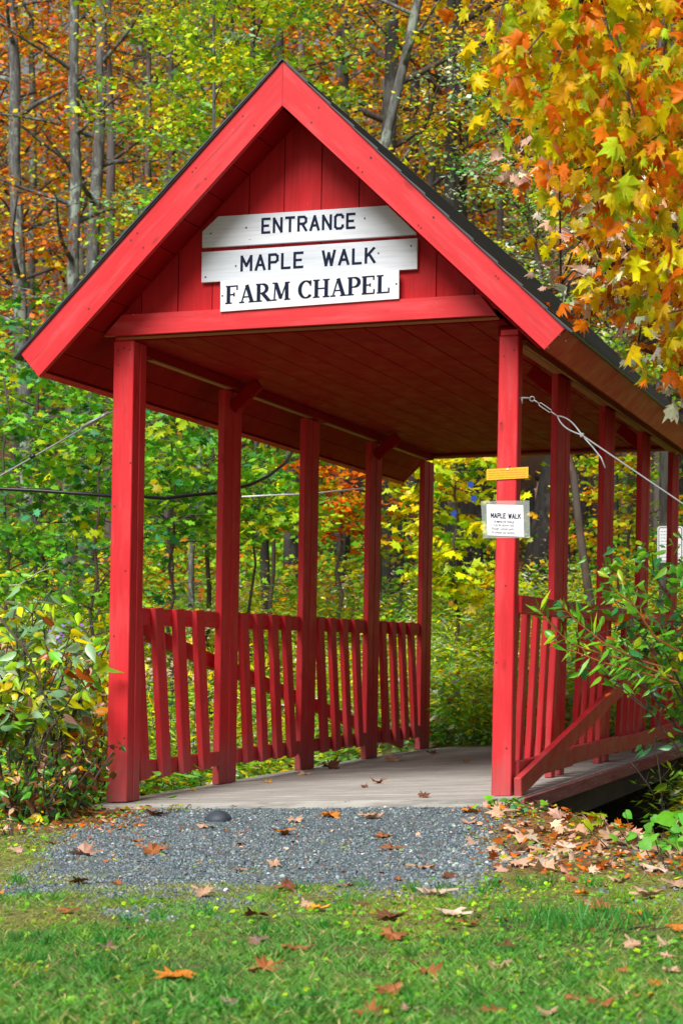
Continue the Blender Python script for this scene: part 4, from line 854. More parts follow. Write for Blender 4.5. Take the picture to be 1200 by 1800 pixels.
herb('grass_tuft', 'dense dark green grass tuft in the lawn at right', 1000, 1632, 420, .085, [((.06, .26, .05), 3), ((.09, .32, .06), 2)], (np.array([(.02, 0, 0), (.014, .6, .05), (0, 1, -.1), (-.014, .6, .05), (-.02, 0, 0)], np.float32), [(0, 1, 2, 3, 4)]), .012, .13, droop=-1.5)
# dead twigs
def twig(name, label, pts, r, bk='pale'):
    mb = MB(); pts = [Vector(p) for p in pts]; mb.tube(pts, [r*(1-.6*i/(len(pts)-1)) for i in range(len(pts))], 5)
    for i in range(1, len(pts)-1):
        d = (pts[i+1]-pts[i]); q = Vector((d.z*.6, 0, abs(d.x)*.6))+d*.5; mb.tube([pts[i], pts[i]+q*.8], [r*.5, r*.2], 4)
    tag(mb.build(name, BARK[bk], None, loc=tuple(pts[0])), label, 'twig')
twig('dead_twig', 'bare pale twigs rising at the left edge above the shrubs', [at(-10, 1032, 11), at(35, 1028, 11), at(70, 1005, 11), at(95, 997, 11)], .006)
twig('dead_twig', 'bare reddish twig before the deck edge at right', [at(1150, 1400, 8.9), at(1135, 1375, 8.9), at(1118, 1352, 8.9), at(1108, 1340, 8.9)], .005, 'twig')
twig('dead_twig', 'long bare stem leaning under the right shrub', [at(1165, 1440, 8.7), at(1160, 1370, 8.7), at(1150, 1300, 8.7), at(1160, 1250, 8.7)], .005, 'twig')
twig('dead_twig', 'thin reddish branch crossing the left shrubs', [at(0, 1085, 9.7), at(50, 1150, 9.7), at(75, 1215, 9.7), at(100, 1270, 9.8), at(112, 1400, 9.8)], .007, 'twig')
# aster and goldenrod plants
def wild(name, label, px, D, H_, n, flow, fn, fs, spread=.18):
    x, y = X(px, D), D; z = gz(x, y); t = empty(name, (x, y, z), label, 'wildflower'); sm = MB(); Fc = []; Lc_ = []
    for i in range(n):
        q = limb_path((x+random.uniform(-1, 1)*spread, y+random.uniform(-1, 1)*spread, z-.05), (random.uniform(-.2, .2), random.uniform(-.2, .2), 1), H_*random.uniform(.75, 1.05), 5, .07); sm.tube(q, [.005, .005, .004, .003, .002, .001], 4, False)
        for k in range(14): u = random.uniform(.1, .9)*5; m_ = int(u); Lc_.append(tuple(lerp(q[m_], q[m_+1], u-m_)))
        for k in range(fn): Fc.append(tuple(q[-1]+Vector((random.gauss(0, .05), random.gauss(0, .05), random.uniform(-.16, .04)))))
    sm.build('stems', BARK['twig'], t, fix=False); m_ = len(Lc_)
    crown('foliage', [(np.array(Lc_), rnd_tips(m_, .1), rnd_dirs(m_), .11*RNG.uniform(.6, 1.2, m_), pick([(GREEN, 2), (MGREEN, 2), (OLIVE, 1)], m_), NARROW, None)], t)
    m_ = len(Fc); crown('flowers', [(np.array(Fc)+RNG.normal(0, .004, (m_, 3)), rnd_tips(m_, -.2), rnd_dirs(m_, .4, 1.0), fs*RNG.uniform(.7, 1.2, m_), pick(flow, m_), MAPLE_S, None)], t)
wild('aster_plant', 'purple flowering aster left of the left front post', 118, 15, 1.65, 16, [((.33, .22, .72), 1), ((.42, .32, .8), 1)], 7, .035, .25)
wild('goldenrod_plant', 'goldenrod with fluffy tan seed heads in the first left bay', 318, 14, 1.5, 8, [((.55, .42, .28), 3), ((.62, .5, .36), 1)], 22, .03, .13)
wild('goldenrod_plant', 'yellow goldenrod low in the first left bay beside the second post', 350, 14.5, 1.35, 10, [((.75, .6, .04), 3), (LIME, 1)], 18, .035, .2)
wild('goldenrod_plant', 'fluffy seed heads just right of the left front post', 262, 14.3, 1.3, 4, [((.55, .42, .28), 3), ((.62, .5, .36), 1)], 16, .03, .07)

# ------------------------------------------------------------------ ground cover (uncountable)
def scatter(n, x0, x1, y0, y1, keep):
    x = RNG.uniform(x0, x1, n); y = RNG.uniform(y0, y1, n); k = RNG.random(n) < keep(x, y); return x[k], y[k]
def stuff(name, label, batches, mat='leaf'):
    o = link_mesh(name, mesh_from_leaves(name, batches), M[mat]); tag(o, label, None, None, 'stuff'); return o
def meadow_keep(x, y):
    a, l = al(x, y); out = (a < -.12) | (a > W+.25) | (l > 6.75); far_ = (y > 11.0)
    return (out & far_ & ((a < 0) | (l > 3.0) | (a > 2.6)) & (np.abs(x) < y*.24+.6))*1.
def plants(n, y0, y1, hh, per, size, pal, tmpl, spread=.10, droop=.2, up=.9, keep=meadow_keep, fl=None):
    x, y = scatter(n, -7, 8, y0, y1, keep); z = zg(x, y); H_ = hh*RNG.uniform(.5, 1.25, len(x)); idx = np.repeat(np.arange(len(x)), per); m_ = len(idx); u = RNG.uniform(.15, 1, m_)
    lx, ly = RNG.normal(0, .15, len(x)), RNG.normal(0, .1, len(x))
    C = np.stack([x[idx]+lx[idx]*u*H_[idx]+RNG.normal(0, spread*.5, m_), y[idx]+ly[idx]*u*H_[idx]+RNG.normal(0, spread*.5, m_), z[idx]+u*H_[idx]], 1)
    pc = pick(pal, len(x), .12)[idx]; col = np.where(RNG.random((m_, 1)) < .65, pc*(1+RNG.normal(0, .15, (m_, 1))), pick(pal, m_)); return (C, rnd_tips(m_, droop), rnd_dirs(m_, up, .4), size*RNG.uniform(.6, 1.25, m_), np.clip(col, .004, .95), tmpl, None)
P_MD = [(PALE, .8), (MGREEN, 2.5), (LIME, 5), (GREEN, 1), (YEL, 2.4), (OLIVE, .8), (GREYG, 1.5), (GOLD, .6)]
stuff('meadow_weeds', 'dense green and yellow meadow weeds around and beyond the walkway', [plants(4200, 10.8, 25, .84, 40, .10, P_MD, NARROW, .12), plants(1500, 10.8, 24, .45, 20, .075, [(GREEN, 3), (MGREEN, 3), (GREYG, 2), (LIME, 2), (YEL, .6)], OVATE, .16), plants(800, 12, 25, 1.05, 26, .038, [(YEL, 4), (GOLD, 1.5), (LIME, 2)], OVATE, .08), plants(260, 13, 25, 1.1, 22, .03, [((.62, .52, .44), 2), ((.55, .58, .66), 2)], MAPLE_S, .07)])
def near_end(x, y):
    a, l = al(x, y); return ((l > 6.47) & (l < 13) & (a > -1) & (a < 3.5))*1.
stuff('weed_bank', 'leafy weeds and ferns covering the bank at the far end of the walkway', [plants(1800, 15.8, 18.5, .16, 16, .05, [(MGREEN, 3), (GREYG, 2), (LIME, 3), (GREEN, 2)], OVATE, .10, keep=near_end), plants(220, 18, 23, .95, 26, .032, [((.66, .62, .66), 2), ((.50, .52, .68), 2), (GOLD, .6)], MAPLE_S, .09, keep=near_end), plants(3400, 15.8, 24, .62, 30, .085, [(LIME, 6), (MGREEN, 2), (YEL, 4), (GREYG, 1.5), (OLIVE, 1)], NARROW, .12, keep=near_end), plants(2600, 15.5, 24, .5, 17, .07, [(MGREEN, 3), (GREYG, 3), (LIME, 3), (ORANGE, .7), (PALE, 1.6), (RUST, .5), (YEL, 1)], OVATE, .14, keep=near_end)])
def under_l(x, y):
    a, l = al(x, y); return ((a < .3) & (a > -1.6) & (l > .35) & (l < 7))*1.
stuff('ditch_weeds', 'low green weeds growing under and beside the left railing', [plants(1500, 10.4, 18, .42, 20, .055, [(DGREEN, 2), (GREEN, 4), (MGREEN, 3), (LIME, 1), (BROWN, .7)], OVATE, .13, keep=under_l), plants(600, 10.4, 18, .66, 16, .05, [(GREEN, 3), (MGREEN, 3), (LIME, 2), (YEL, .8)], OVATE, .13, keep=under_l)])
# woodland leaf litter and low growth on the slope
x, y = scatter(26000, -14, 16, 17.5, 46, lambda x, y: (np.abs(x) < y*.26+1)*np.clip(20/y, .2, 1)); m_ = len(x)
stuff('woodland_litter', 'brown and orange fallen leaves carpeting the wooded slope', [(np.stack([x, y, zg(x, y)+RNG.uniform(0, .05, m_)], 1), rnd_tips(m_, 0), rnd_dirs(m_, 1.2, .6), .12*RNG.uniform(.6, 1.3, m_), pick([(RUST, 4), (BROWN, 4), (TAN, .8), (ORANGE, 1), (GOLD, .3)], m_), RHOMB, None)], 'dry')
stuff('woodland_undergrowth', 'low green and yellow undergrowth across the wooded slope', [plants(1500, 20, 44, .8, 30, .11, [(GREEN, 3), (MGREEN, 3), (LIME, 3), (GOLD, 1), (ORANGE, .8)], RHOMB, .5, keep=lambda x, y: (np.abs(x) < y*.24+.6)*.8*(1-(np.abs(x-.103*y) < .9)*(y > 25)*(y < 37)*1.))])
x, y = scatter(900, -3, 3, 18, 24, lambda x, y: .5+0*x); m_ = len(x)
# ------------------------------------------------------------------ lawn
BL = (np.array([(.05, 0, 0), (.035, .55, .06), (0, 1, -.12), (-.035, .55, .06), (-.05, 0, 0)], np.float32), [(0, 1, 2, 3, 4)])
def lawn_keep(x, y):
    g = gravel_w(x, y); l_ = litter_w(x, y); pn = vnoise(x, y, .10, 40); thin = sstep(5.9, 7.2, y+(fbm(x, y, .5, 41)-.5)*1.6)
    g = g*(1-.75*sstep(.5, .62, fbm(x, y, .28, 43))*(1-sstep(7.2, 8.2, y)))
    a, l = al(x, y); return np.clip((1-g)**2.2*(1-.85*l_)*(1-.45*thin)*np.clip(.2+1.5*pn-.2*thin, 0, 1), 0, 1)*(l < .05)
x, y = scatter(430000, -2.1, 2.2, 3.6, 10.0, lambda x, y: lawn_keep(x, y)*np.clip((8.2/y)**1.6, .5, 1)*(np.abs(x) < y*.19+.35)); m_ = len(x)
far_l = sstep(5.4, 6.9, y+(fbm(x, y, .7, 51)-.5)*3.2)[:, None]; tone = fbm(x, y, .5, 50)[:, None]
cA = np.array([.065, .27, .045])*(1-tone)+np.array([.20, .44, .065])*tone; cB = np.array([.42, .47, .055]); col = cA*(1-.8*far_l)+cB*.8*far_l
dry_ = RNG.random((m_, 1)) < .08+.10*far_l; col = np.where(dry_, np.array([.58, .46, .20]), col)*(1+RNG.normal(0, .22, (m_, 1))); dk = (vnoise(x, y, .22, 60) > .62)[:, None]; col = np.where(dk, col*np.array([.75, .95, .9]), col)
hgt = .021*(1.2-.5*far_l[:, 0]+.6*(1-sstep(4.3, 5.4, y)))*RNG.uniform(.4, 1.6, m_)*(.55+.9*vnoise(x, y, .16, 44)); tp = rnd_tips(m_, -.75); nn = rnd_dirs(m_, .1, .8)
stuff('lawn_grass', 'short green lawn grass yellowing towards the gravel', [(np.stack([x, y, zg(x, y)-.003], 1), tp, nn, hgt, np.clip(col, .01, .9), BL, np.full(m_, 1.05))], 'grass')
x, y = scatter(26000, -2.1, 2.2, 3.7, 9.9, lambda x, y: lawn_keep(x, y)*(.2+.8*(fbm(x, y, .45, 70) > .5))); m_ = len(x)
stuff('clover_patches', 'tiny round clover and weed leaves mixed through the lawn', [(np.stack([x, y, zg(x, y)+RNG.uniform(.002, .02, m_)], 1), rnd_tips(m_, .1), rnd_dirs(m_, 1.3, .3), .016*RNG.uniform(.6, 1.4, m_), pick([(MGREEN, 3), (GREEN, 3), (LIME, 1.2), ((.3, .26, .05), .6)], m_), OVATE, np.full(m_, 1.5))], 'grass')
# gravel pebbles
PB_v = []; rr_ = np.random.default_rng(3)
ico = [(0, 0, 1), (.9, 0, .3), (.28, .85, .3), (-.72, .52, .3), (-.72, -.52, .3), (.28, -.85, .3), (.72, .52, -.4), (-.28, .85, -.4), (-.9, 0, -.4), (-.28, -.85, -.4), (.72, -.52, -.4)]
icf = [(0, 1, 2), (0, 2, 3), (0, 3, 4), (0, 4, 5), (0, 5, 1), (1, 6, 2), (2, 6, 7), (2, 7, 3), (3, 7, 8), (3, 8, 4), (4, 8, 9), (4, 9, 5), (5, 9, 10), (5, 10, 1), (1, 10, 6)]
bt = []
for q in range(4):
    tv = np.array(ico, np.float32)*rr_.uniform(.6, 1.15, (11, 1)).astype(np.float32); tv[:, 2] *= .75
    x, y = scatter(24000, -1.9, 1.6, 5.9, 10.2, lambda x, y: np.clip(gravel_w(x, y)**.6+.10*(y > 6.2)*(fbm(x, y, .3, 91) > .5), 0, 1)*(.6+.4*vnoise(x, y, .07, 92))); m_ = len(x); sz = .0046*np.exp(RNG.normal(0, .38, m_))*(1+.5*(sstep(.2, .7, x))*(1-sstep(8.2, 9.2, y)))
    cc_ = pick([((.16, .20, .23), 5), ((.10, .135, .16), 3.5), ((.24, .285, .32), 2.4), ((.50, .52, .55), .35), ((.26, .21, .16), .5)], m_, .2); tt = rnd_tips(m_, 0)
    bt.append((np.stack([x, y, zg(x, y)+sz*.25], 1), tt, rnd_dirs(m_, 3, 0), sz, cc_, (tv, icf), None))
stuff('gravel_stones', 'blue grey crushed stone before the deck', bt, 'pebble')
def fallen_mass(n):
    x, y = scatter(n, -2.2, 2.6, 7.0, 10.4, lambda x, y: litter_w(x, y)*(x > 0)*1.0+.25*litter_w(x, y)); m_ = len(x)
    return (np.stack([x, y, zg(x, y)+RNG.uniform(.008, .03, m_)], 1), rnd_tips(m_, 0), rnd_dirs(m_, 1, .5, .8), .062*RNG.uniform(.5, 1.35, m_), pick([(TAN, 4), (PINK, 3), (RUST, 1.5), (ORANGE, 1), ((.62, .45, .36), 2)], m_), MAPLES[3], None)
# litter bank (small brown leaves and needles)
x, y = scatter(16000, -2.2, 2.4, 6.3, 10.6, lambda x, y: np.clip(litter_w(x, y)*1.0+.008, 0, 1)); m_ = len(x); a, l = al(x, y)
stuff('leaf_litter', 'crumbled brown and orange leaf litter beside the gravel and deck corner', [(np.stack([x, y, zg(x, y)+RNG.uniform(.002, .022, m_)], 1), rnd_tips(m_, 0), rnd_dirs(m_, 1, .5, .7), .022*RNG.uniform(.5, 1.7, m_), pick([(RUST, 3), (BROWN, 2.5), (TAN, 2), (DORANGE, 2), ((.2, .3, .05), 2.5), (OLIVE, 1.2)], m_), OVATE, None), fallen_mass(1000)], 'dry')
x, y = scatter(900, -1.6, 1.2, 6.6, 9.6, lambda x, y: gravel_w(x, y)*.5*(.3+vnoise(x, y, .3, 77))); m_ = len(x)
stuff('gravel_crumbs', 'small brown leaf crumbs and grass sprigs strewn over the gravel', [(np.stack([x, y, zg(x, y)+.008], 1), rnd_tips(m_, 0), rnd_dirs(m_, 1, .4), .016*RNG.uniform(.4, 1.8, m_), pick([(BROWN, 4), (RUST, 2), (TAN, 1.5), ((.2, .3, .05), 2)], m_), OVATE, None)], 'dry')
tx0, ty0 = scatter(420, -2, 2, 3.9, 7.4, lambda x, y: lawn_keep(x, y)*(.25+.75*(fbm(x, y, .5, 81) > .5))); ti = np.repeat(np.arange(len(tx0)), 42); m_ = len(ti)
x = tx0[ti]+RNG.normal(0, .016, m_); y = ty0[ti]+RNG.normal(0, .016, m_); tc_ = pick([((.05, .24, .045), 3), ((.08, .30, .05), 2), ((.26, .42, .06), 1)], len(tx0), .15)[ti]
stuff('grass_tufts', 'taller tufts of dark green grass standing through the lawn', [(np.stack([x, y, zg(x, y)-.002], 1), rnd_tips(m_, -1.5), rnd_dirs(m_, .1, .8), .042*RNG.uniform(.5, 1.4, m_), np.clip(tc_*(1+RNG.normal(0, .15, (m_, 1))), .01, .9), BL, np.full(m_, .7))], 'grass')
# ------------------------------------------------------------------ fallen maple leaves one can count
CN = {'orange': (.70, .24, .03), 'rust': (.40, .15, .055), 'tan': (.66, .43, .30), 'pink': (.62, .38, .31), 'brown': (.20, .075, .04), 'pale': (.74, .56, .47), 'gold': (.82, .42, .03), 'grey': (.33, .22, .20)}
WORD = {'orange': 'orange', 'rust': 'rusty', 'tan': 'tan', 'pink': 'pinkish tan', 'brown': 'dark brown', 'pale': 'pale pinkish', 'gold': 'golden orange', 'grey': 'greyish brown'}
FL = """580 1438 orange 40|495 1469 orange 36|520 1447 tan 30|655 1440 tan 46|675 1472 rust 34|685 1494 rust 40|828 1429 orange 42|825 1449 pink 30|360 1457 tan 30|275 1436 brown 34|272 1502 rust 58|145 1504 pink 58|240 1480 rust 30|140 1555 brown 44|205 1557 rust 26|
425 1487 rust 20|483 1525 tan 26|420 1533 pink 22|360 1578 tan 40|500 1568 brown 40|115 1608 rust 36|563 1603 gold 42|540 1598 tan 30|448 1617 brown 50|450 1665 grey 36|185 1673 grey 36|520 1676 rust 58|305 1726 orange 74|463 1710 rust 58|405 1773 grey 36|370 1740 brown 20|545 1765 pink 24|
595 1778 grey 26|688 1655 rust 56|680 1618 brown 56|762 1577 pale 60|793 1612 pale 60|748 1528 tan 48|827 1630 rust 36|878 1622 tan 36|725 1699 brown 24|755 1719 rust 58|885 1672 brown 34|872 1708 tan 40|942 1690 pink 18|680 1752 rust 64|715 1781 pink 32|648 1792 rust 60|937 1764 pink 22|1055 1775 rust 62|
1092 1760 tan 34|1130 1762 orange 46|1152 1739 orange 30|1112 1671 tan 42|1172 1668 tan 40|1175 1690 tan 28|1192 1640 orange 34|1058 1603 rust 54|1040 1599 tan 30|1022 1576 orange 30|1142 1582 tan 62|1152 1532 pale 50|1065 1524 pink 46|1090 1552 tan 40|960 1532 tan 62|948 1516 pink 32|990 1500 pale 48|
950 1466 tan 46|905 1524 tan 32|982 1440 pink 38|1100 1487 pink 56|1072 1475 tan 44|1020 1496 orange 42|1188 1562 tan 52|1192 1506 tan 46|868 1499 tan 30|920 1452 rust 34|790 1546 brown 26|870 1557 rust 30|1120 1612 orange 26|1000 1552 rust 36|1045 1506 tan 40|1010 1470 tan 40|1135 1508 pink 40|965 1487 rust 30|930 1498 tan 30|
1180 1715 tan 36|1100 1715 rust 26|1005 1765 rust 40|960 1792 tan 40|1040 1640 rust 22|610 1560 rust 24|640 1598 brown 24|700 1550 rust 20|60 1660 grey 26|30 1500 pink 30|90 1485 rust 22|230 1640 brown 18|150 1760 grey 22|560 1830 rust 30|860 1785 rust 44"""
def fallen(px, py, cn, wpx, deck=False):
    if deck:
        D = 10.; 
        for _ in range(20):
            x = (px-600)/F*D; a, l = al(x, D); z = .09*a/W; D = (HC-z)*F/(py-1150)
        x, y = (px-600)/F*D, D; z = z+.004
    else: x, y, z = on_ground(px, py); z += .010 if py > 1560 else .006
    sz = wpx/F*y*.80; n = len(MAPLE[0]); tv = MAPLE[0].copy().astype(float); tv[:, 1] -= .4
    cu = random.uniform(.2, 1.0); th = random.uniform(0, 3.14); u = tv[:, 0]*math.cos(th)+tv[:, 1]*math.sin(th)
    tv[:, :2] *= (1+RNG.normal(0, .10, (n, 1))); tv[:, 2] = cu*u*u+.25*abs(random.gauss(0, .5))*np.sin(tv[:, 0]*5+random.random()*6)*.3+RNG.normal(0, .06, n)
    rz = random.uniform(0, 6.28); tl = random.uniform(-.25, .5); q = Matrix.Rotation(rz, 3, 'Z'); q2 = Matrix.Rotation(tl, 3, 'X'); V = [(q2 @ (q @ Vector(v)))*sz for v in tv]; mz = sorted(v.z for v in V)[3]
    V = [(v.x+x, v.y+y, v.z-mz+z) for v in V]; me = bpy.data.meshes.new('fallen_leaf'); k = len(V)
    st = [Vector(V[0]), Vector(V[0])+(q2 @ (q @ Vector((.03, -.45, .05))))*sz]; w_ = Vector((.012*sz, 0, .004)); V += [tuple(st[0]-w_), tuple(st[0]+w_), tuple(st[1]+w_), tuple(st[1]-w_)]
    me.from_pydata(V, [], [f for f in MAPLE[1]]+[(k, k+1, k+2, k+3)]); cb_ = np.array(CN[cn])*random.uniform(.8, 1.15); c4 = np.tile(np.append(cb_, 1), (k+4, 1)).astype(np.float32); c4[:k-1, :3] *= RNG.uniform(.6, 1.1, (k-1, 1)); c4[RNG.integers(0, k-1, 3), :3] = np.array([.25, .09, .03])
    at_ = me.color_attributes.new('Col', 'FLOAT_COLOR', 'POINT'); at_.data.foreach_set('color', c4.ravel()); return link_mesh('fallen_leaf', me, M['dry'], None, loc=(x, y, z))
LV = []
for r_ in FL.replace('\n', '').split('|'):
    px, py, cn, wp = r_.split(); px, py, wp = int(px), int(py), int(wp); o = fallen(px, py, cn, wp); x, y = o.location.x, o.location.y
    sf = 'on the gravel' if gravel_w(x, y) > .5 else ('in the litter bank' if litter_w(x, y) > .45 else ('on the nearest grass' if py > 1700 else ('on the mid lawn' if py > 1620 else 'on thin grass by gravel')))
    hz = 'at far left' if px < 220 else 'left of centre' if px < 470 else 'near centre' if px < 730 else 'right of centre' if px < 960 else 'at far right'
    LV.append((o, px, f"{'large' if wp >= 50 else 'small' if wp < 31 else 'medium'} {WORD[cn]} fallen leaf {sf} {hz}", 'fallen maple leaves on the lawn and gravel'))
for px, py, cn, wp in ((663, 1377, 'rust', 24), (582, 1352, 'brown', 40), (535, 1362, 'tan', 30), (472, 1376, 'gold', 18), (745, 1402, 'brown', 24), (690, 1338, 'tan', 34), (640, 1385, 'brown', 16), (820, 1340, 'rust', 18), (760, 1325, 'brown', 22)):
    LV.append((fallen(px, py, cn, wp, True), px, f"{WORD[cn]} fallen leaf lying on the deck planks", 'fallen leaves on the deck'))
by = {}
for t in LV: by.setdefault(t[2], []).append(t)
OR = ['leftmost', 'second from left', 'third from left', 'fourth from left', 'fifth from left']
for lb, ts in by.items():
    ts.sort(key=lambda t: t[1])
    for i, (o, px, _, g) in enumerate(ts): tag(o, lb if len(ts) == 1 else lb+', '+('rightmost' if i == len(ts)-1 else OR[i]), 'leaf', g)
# dark rounded stone by the deck edge
x, y, z = on_ground(383, 1444); bm = bmesh.new(); bmesh.ops.create_icosphere(bm, subdivisions=3, radius=1)
for v in bm.verts:
    n_ = 1+.10*math.sin(v.co.x*3+1)+.08*math.sin(v.co.y*4)+.03*math.sin(v.co.z*9+v.co.x*7); v.co = Vector((x+v.co.x*.072*n_, y+v.co.y*.05*n_, z+.005+v.co.z*.042*n_))
me = bpy.data.meshes.new('stone'); bm.to_mesh(me); bm.free(); me.polygons.foreach_set('use_smooth', [True]*len(me.polygons)); M['stone'] = flat('dark slate stone', (.045, .06, .08), .6)
tag(link_mesh('rounded_stone', me, M['stone'], None, loc=(x, y, z)), 'dark blue grey rounded stone lying against the deck edge', 'stone')
# blue ribbons on the yellow sapling
M['blue'] = flat('blue ribbon', (.008, .05, .36), .5)
for px, py, D, lb in ((826, 852, 19.0, 'blue flagging ribbon tied in the yellow sapling, topmost'), (832, 877, 19.0, 'blue flagging ribbon tied in the yellow sapling, the second down'), (797, 903, 19.1, 'blue flagging ribbon tied in the yellow sapling, lowest and leftmost')):
    c_ = at(px, py, D); mb = MB(); mb.prism([(-.03, .03), (.02, .045), (.045, .0), (.02, -.012), (.03, -.05), (-.01, -.03), (-.035, -.012)], -.006, .006, fn=lambda a, l, v: (c_[0]+a*.8, c_[1]+l, c_[2]+v*.8)); tag(mb.build('flagging_ribbon', M['blue'], None, loc=c_), lb, 'ribbon', 'blue ribbons')
# white rules sign behind the right posts
sgx, sgy = X(1177, 19.3), 19.3; zb = gz(sgx, sgy); sg = empty('rules_sign', (sgx, sgy, zb), 'white black bordered rules sign on a post behind the rear right post', 'sign'); I3 = lambda x, y, z: (x, y, z)
zt = HC+(1150-925)/F*sgy; hw = .127
mb = MB(); mb.box(sgx-.02, sgx+.02, sgy+.006, sgy+.04, zb-.2, zt-.02, .003, I3); mb.build('post', M['steel'], sg)
def rrect(x0, x1, z0, z1, r): return [(cx+r*math.cos(R(a)), cz+r*math.sin(R(a))) for cx, cz, a0 in ((x1-r, z1-r, 0), (x0+r, z1-r, 90), (x0+r, z0+r, 180), (x1-r, z0+r, 270)) for a in (a0, a0+30, a0+60, a0+90)]
mb = MB(); mb.prism(rrect(sgx-hw, sgx+hw, zt-.36, zt, .025), sgy, sgy+.004, fn=I3); pn = mb.build('panel', M['white_sign'], sg)
ou, inn = rrect(sgx-hw+.01, sgx+hw-.01, zt-.35, zt-.01, .02), rrect(sgx-hw+.017, sgx+hw-.017, zt-.343, zt-.017, .015); mb = MB()
for i in range(16): j = (i+1) % 16; mb.prism([ou[i], ou[j], inn[j], inn[i]], sgy-.002, sgy-.0005, fn=I3)
mb.build('border', M['black'], pn); mb = MB()
for r_ in range(9):
    a = sgx-.095
    while a < sgx+.08: w_ = random.uniform(.012, .03); mb.box(a, a+w_, sgy-.002, sgy-.0005, zt-.055-r_*.032, zt-.051-r_*.032, 0, I3); a += w_+.008
mb.build('printing', M['ink'], pn)
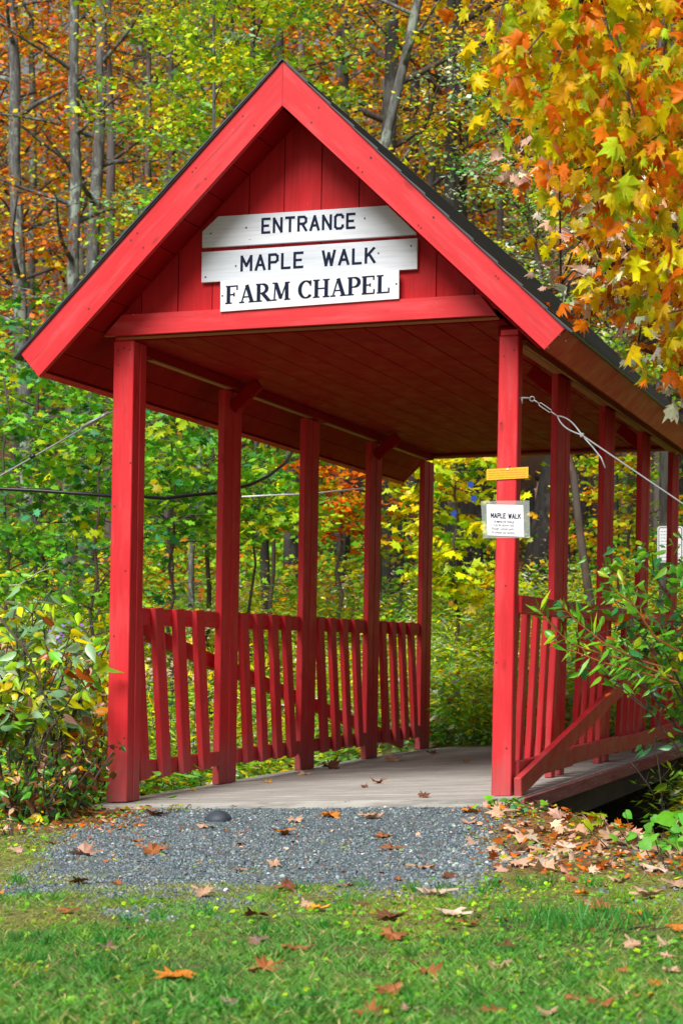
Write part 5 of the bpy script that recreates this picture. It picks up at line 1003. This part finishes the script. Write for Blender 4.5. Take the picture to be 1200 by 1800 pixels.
# person half hidden behind the leaning trunk
def person(x, y, z, yaw):
    t = empty('person', (x, y, z), 'person in light blue plaid shirt and dark trousers standing behind the leaning trunk', 'person')
    J = {'pel': (0, 0, .93, .14), 'wst': (0, 0, 1.08, .125), 'chs': (0, .01, 1.30, .155), 'nck': (0, .0, 1.47, .058), 'hd0': (0, -.01, 1.56, .078), 'hd1': (0, -.01, 1.65, .098), 'hd2': (0, 0, 1.72, .075)}
    E_ = [('pel', 'wst'), ('wst', 'chs'), ('chs', 'nck'), ('nck', 'hd0'), ('hd0', 'hd1'), ('hd1', 'hd2')]
    for s_, n_ in ((-1, 'l'), (1, 'r')):
        J.update({n_+'sh': (.19*s_, .0, 1.40, .062), n_+'el': (.25*s_, .03, 1.13, .044), n_+'wr': (.25*s_, -.06, .90, .030), n_+'pm': (.25*s_, -.08, .84, .034), n_+'hp': (.095*s_, 0, .88, .095), n_+'kn': (.11*s_, -.01, .50, .062), n_+'an': (.12*s_, .02, .10, .042), n_+'to': (.13*s_, -.13, .04, .034)})
        E_ += [('chs', n_+'sh'), (n_+'sh', n_+'el'), (n_+'el', n_+'wr'), (n_+'wr', n_+'pm'), ('pel', n_+'hp'), (n_+'hp', n_+'kn'), (n_+'kn', n_+'an'), (n_+'an', n_+'to')]
        for f_ in range(4): J[n_+'f%d' % f_] = (.25*s_+(f_-1.5)*.004, -.108+.018*f_, .775+.006*abs(f_-1), .009); J[n_+'g%d' % f_] = (.25*s_-.012*s_, -.105+.018*f_, .74+.008*abs(f_-1), .008); E_ += [(n_+'pm', n_+'f%d' % f_), (n_+'f%d' % f_, n_+'g%d' % f_)]
        J[n_+'th'] = (.235*s_, -.13, .81, .010); E_ += [(n_+'pm', n_+'th')]
    def skin(name, joints, edges, mat, grow=0, root='pel'):
        ks = [k for k in J if any(k in e for e in edges)]; ix = {k: i for i, k in enumerate(ks)}; me = bpy.data.meshes.new(name); me.from_pydata([J[k][:3] for k in ks], [(ix[a], ix[b]) for a, b in edges], []); o = bpy.data.objects.new(name, me); COL.objects.link(o)
        o.modifiers.new('s', 'SKIN'); 
        for i, k in enumerate(ks): sv = me.skin_vertices[0].data[i]; r_ = J[k][3]+grow; sv.radius = (r_, r_*(.78 if k in ('wst', 'chs', 'pel') else 1)); sv.use_root = (k == (root if root in ks else ks[0]))
        o.modifiers.new('u', 'SUBSURF').levels = 2; bpy.context.view_layer.update(); m2_ = bpy.data.meshes.new_from_object(o.evaluated_get(bpy.context.evaluated_depsgraph_get())); bpy.data.objects.remove(o)
        rm = Matrix.Translation((x, y, z)) @ Matrix.Rotation(yaw, 4, 'Z'); m2_.transform(rm); m2_.polygons.foreach_set('use_smooth', [True]*len(m2_.polygons)); return link_mesh(name, m2_, mat, t)
    SK = flat('skin', (.55, .32, .24), .5); SH_, ntS, bS = newmat('light blue plaid cloth'); ps = N(ntS, "ShaderNodeNewGeometry").outputs["Position"]; ck = N(ntS, "ShaderNodeTexChecker"); ck.inputs["Scale"].default_value = 18; ck.inputs[1].default_value = (.50, .60, .78, 1); ck.inputs[2].default_value = (.32, .42, .62, 1); ntS.links.new(ps, ck.inputs[0]); ntS.links.new(ck.outputs[0], bS.inputs[0]); bS.inputs["Roughness"].default_value = .8
    skin('body', J, E_, SK); up_ = [e for e in E_ if e in (('pel', 'wst'), ('wst', 'chs')) or (e[0] == 'chs' and e[1][1:] == 'sh') or e[1][1:] in ('el', 'wr') and len(e[1]) == 3]
    skin('shirt', J, up_, SH_, .014, 'chs'); skin('trousers', J, [e for e in E_ if e[1][1:] in ('hp', 'kn', 'an')], flat('dark navy trousers', (.015, .018, .03), .8), .014)
    hm = MB(); 
    def rot(v): v = Matrix.Rotation(yaw, 3, 'Z') @ Vector(v); return (v.x+x, v.y+y, v.z+z)
    bm = bmesh.new(); bmesh.ops.create_uvsphere(bm, u_segments=16, v_segments=10, radius=1); bmesh.ops.delete(bm, geom=[v for v in bm.verts if v.co.z < -.35 and v.co.y < .3], context='VERTS')
    for v in bm.verts: v.co = Vector(rot((v.co.x*.108, v.co.y*.115+.018, 1.675+v.co.z*.115)))
    me = bpy.data.meshes.new('hair'); bm.to_mesh(me); bm.free(); link_mesh('hair', me, flat('dark hair', (.02, .014, .01), .6), t)
    for nm, a_, r_ in (('nose', (0, -.115, 1.63), .014), ('eye', (-.032, -.098, 1.655), .009), ('eye', (.032, -.098, 1.655), .009), ('mouth', (0, -.102, 1.59), .016), ('ear', (-.1, 0, 1.63), .02), ('ear', (.1, 0, 1.63), .02)):
        bm = bmesh.new(); bmesh.ops.create_icosphere(bm, subdivisions=2, radius=1)
        for v in bm.verts: v.co = Vector(rot((a_[0]+v.co.x*r_, a_[1]+v.co.y*r_*.6, a_[2]+v.co.z*r_*(.35 if nm == 'mouth' else 1))))
        me = bpy.data.meshes.new(nm); bm.to_mesh(me); bm.free(); link_mesh(nm, me, SK if nm in ('nose', 'ear') else flat(nm, (.02, .015, .015) if nm == 'eye' else (.4, .12, .1), .4), t)
    return t
px_, D_ = 949, 36.; xx = X(px_, D_); person(xx, D_, gz(xx, D_), 2.6)
bp = (xx-.20, D_+.02, gz(xx, D_)+1.22); mb = MB(); mb.box(bp[0]-.09, bp[0]+.09, bp[1]-.13, bp[1]+.13, bp[2]-.26, bp[2]+.24, .05, I3); t = mb.build('shoulder_bag', M['black'], None, loc=bp); tag(t, 'black bag hanging at the left side of the half hidden person', 'bag')
mb = MB(); mb.tube([(bp[0], bp[1]-.06, bp[2]+.22), (bp[0]+.03, bp[1]-.03, bp[2]+.30), (bp[0]+.08, bp[1]+.02, bp[2]+.24)], .014, 6); mb.build('strap', M['black'], t)
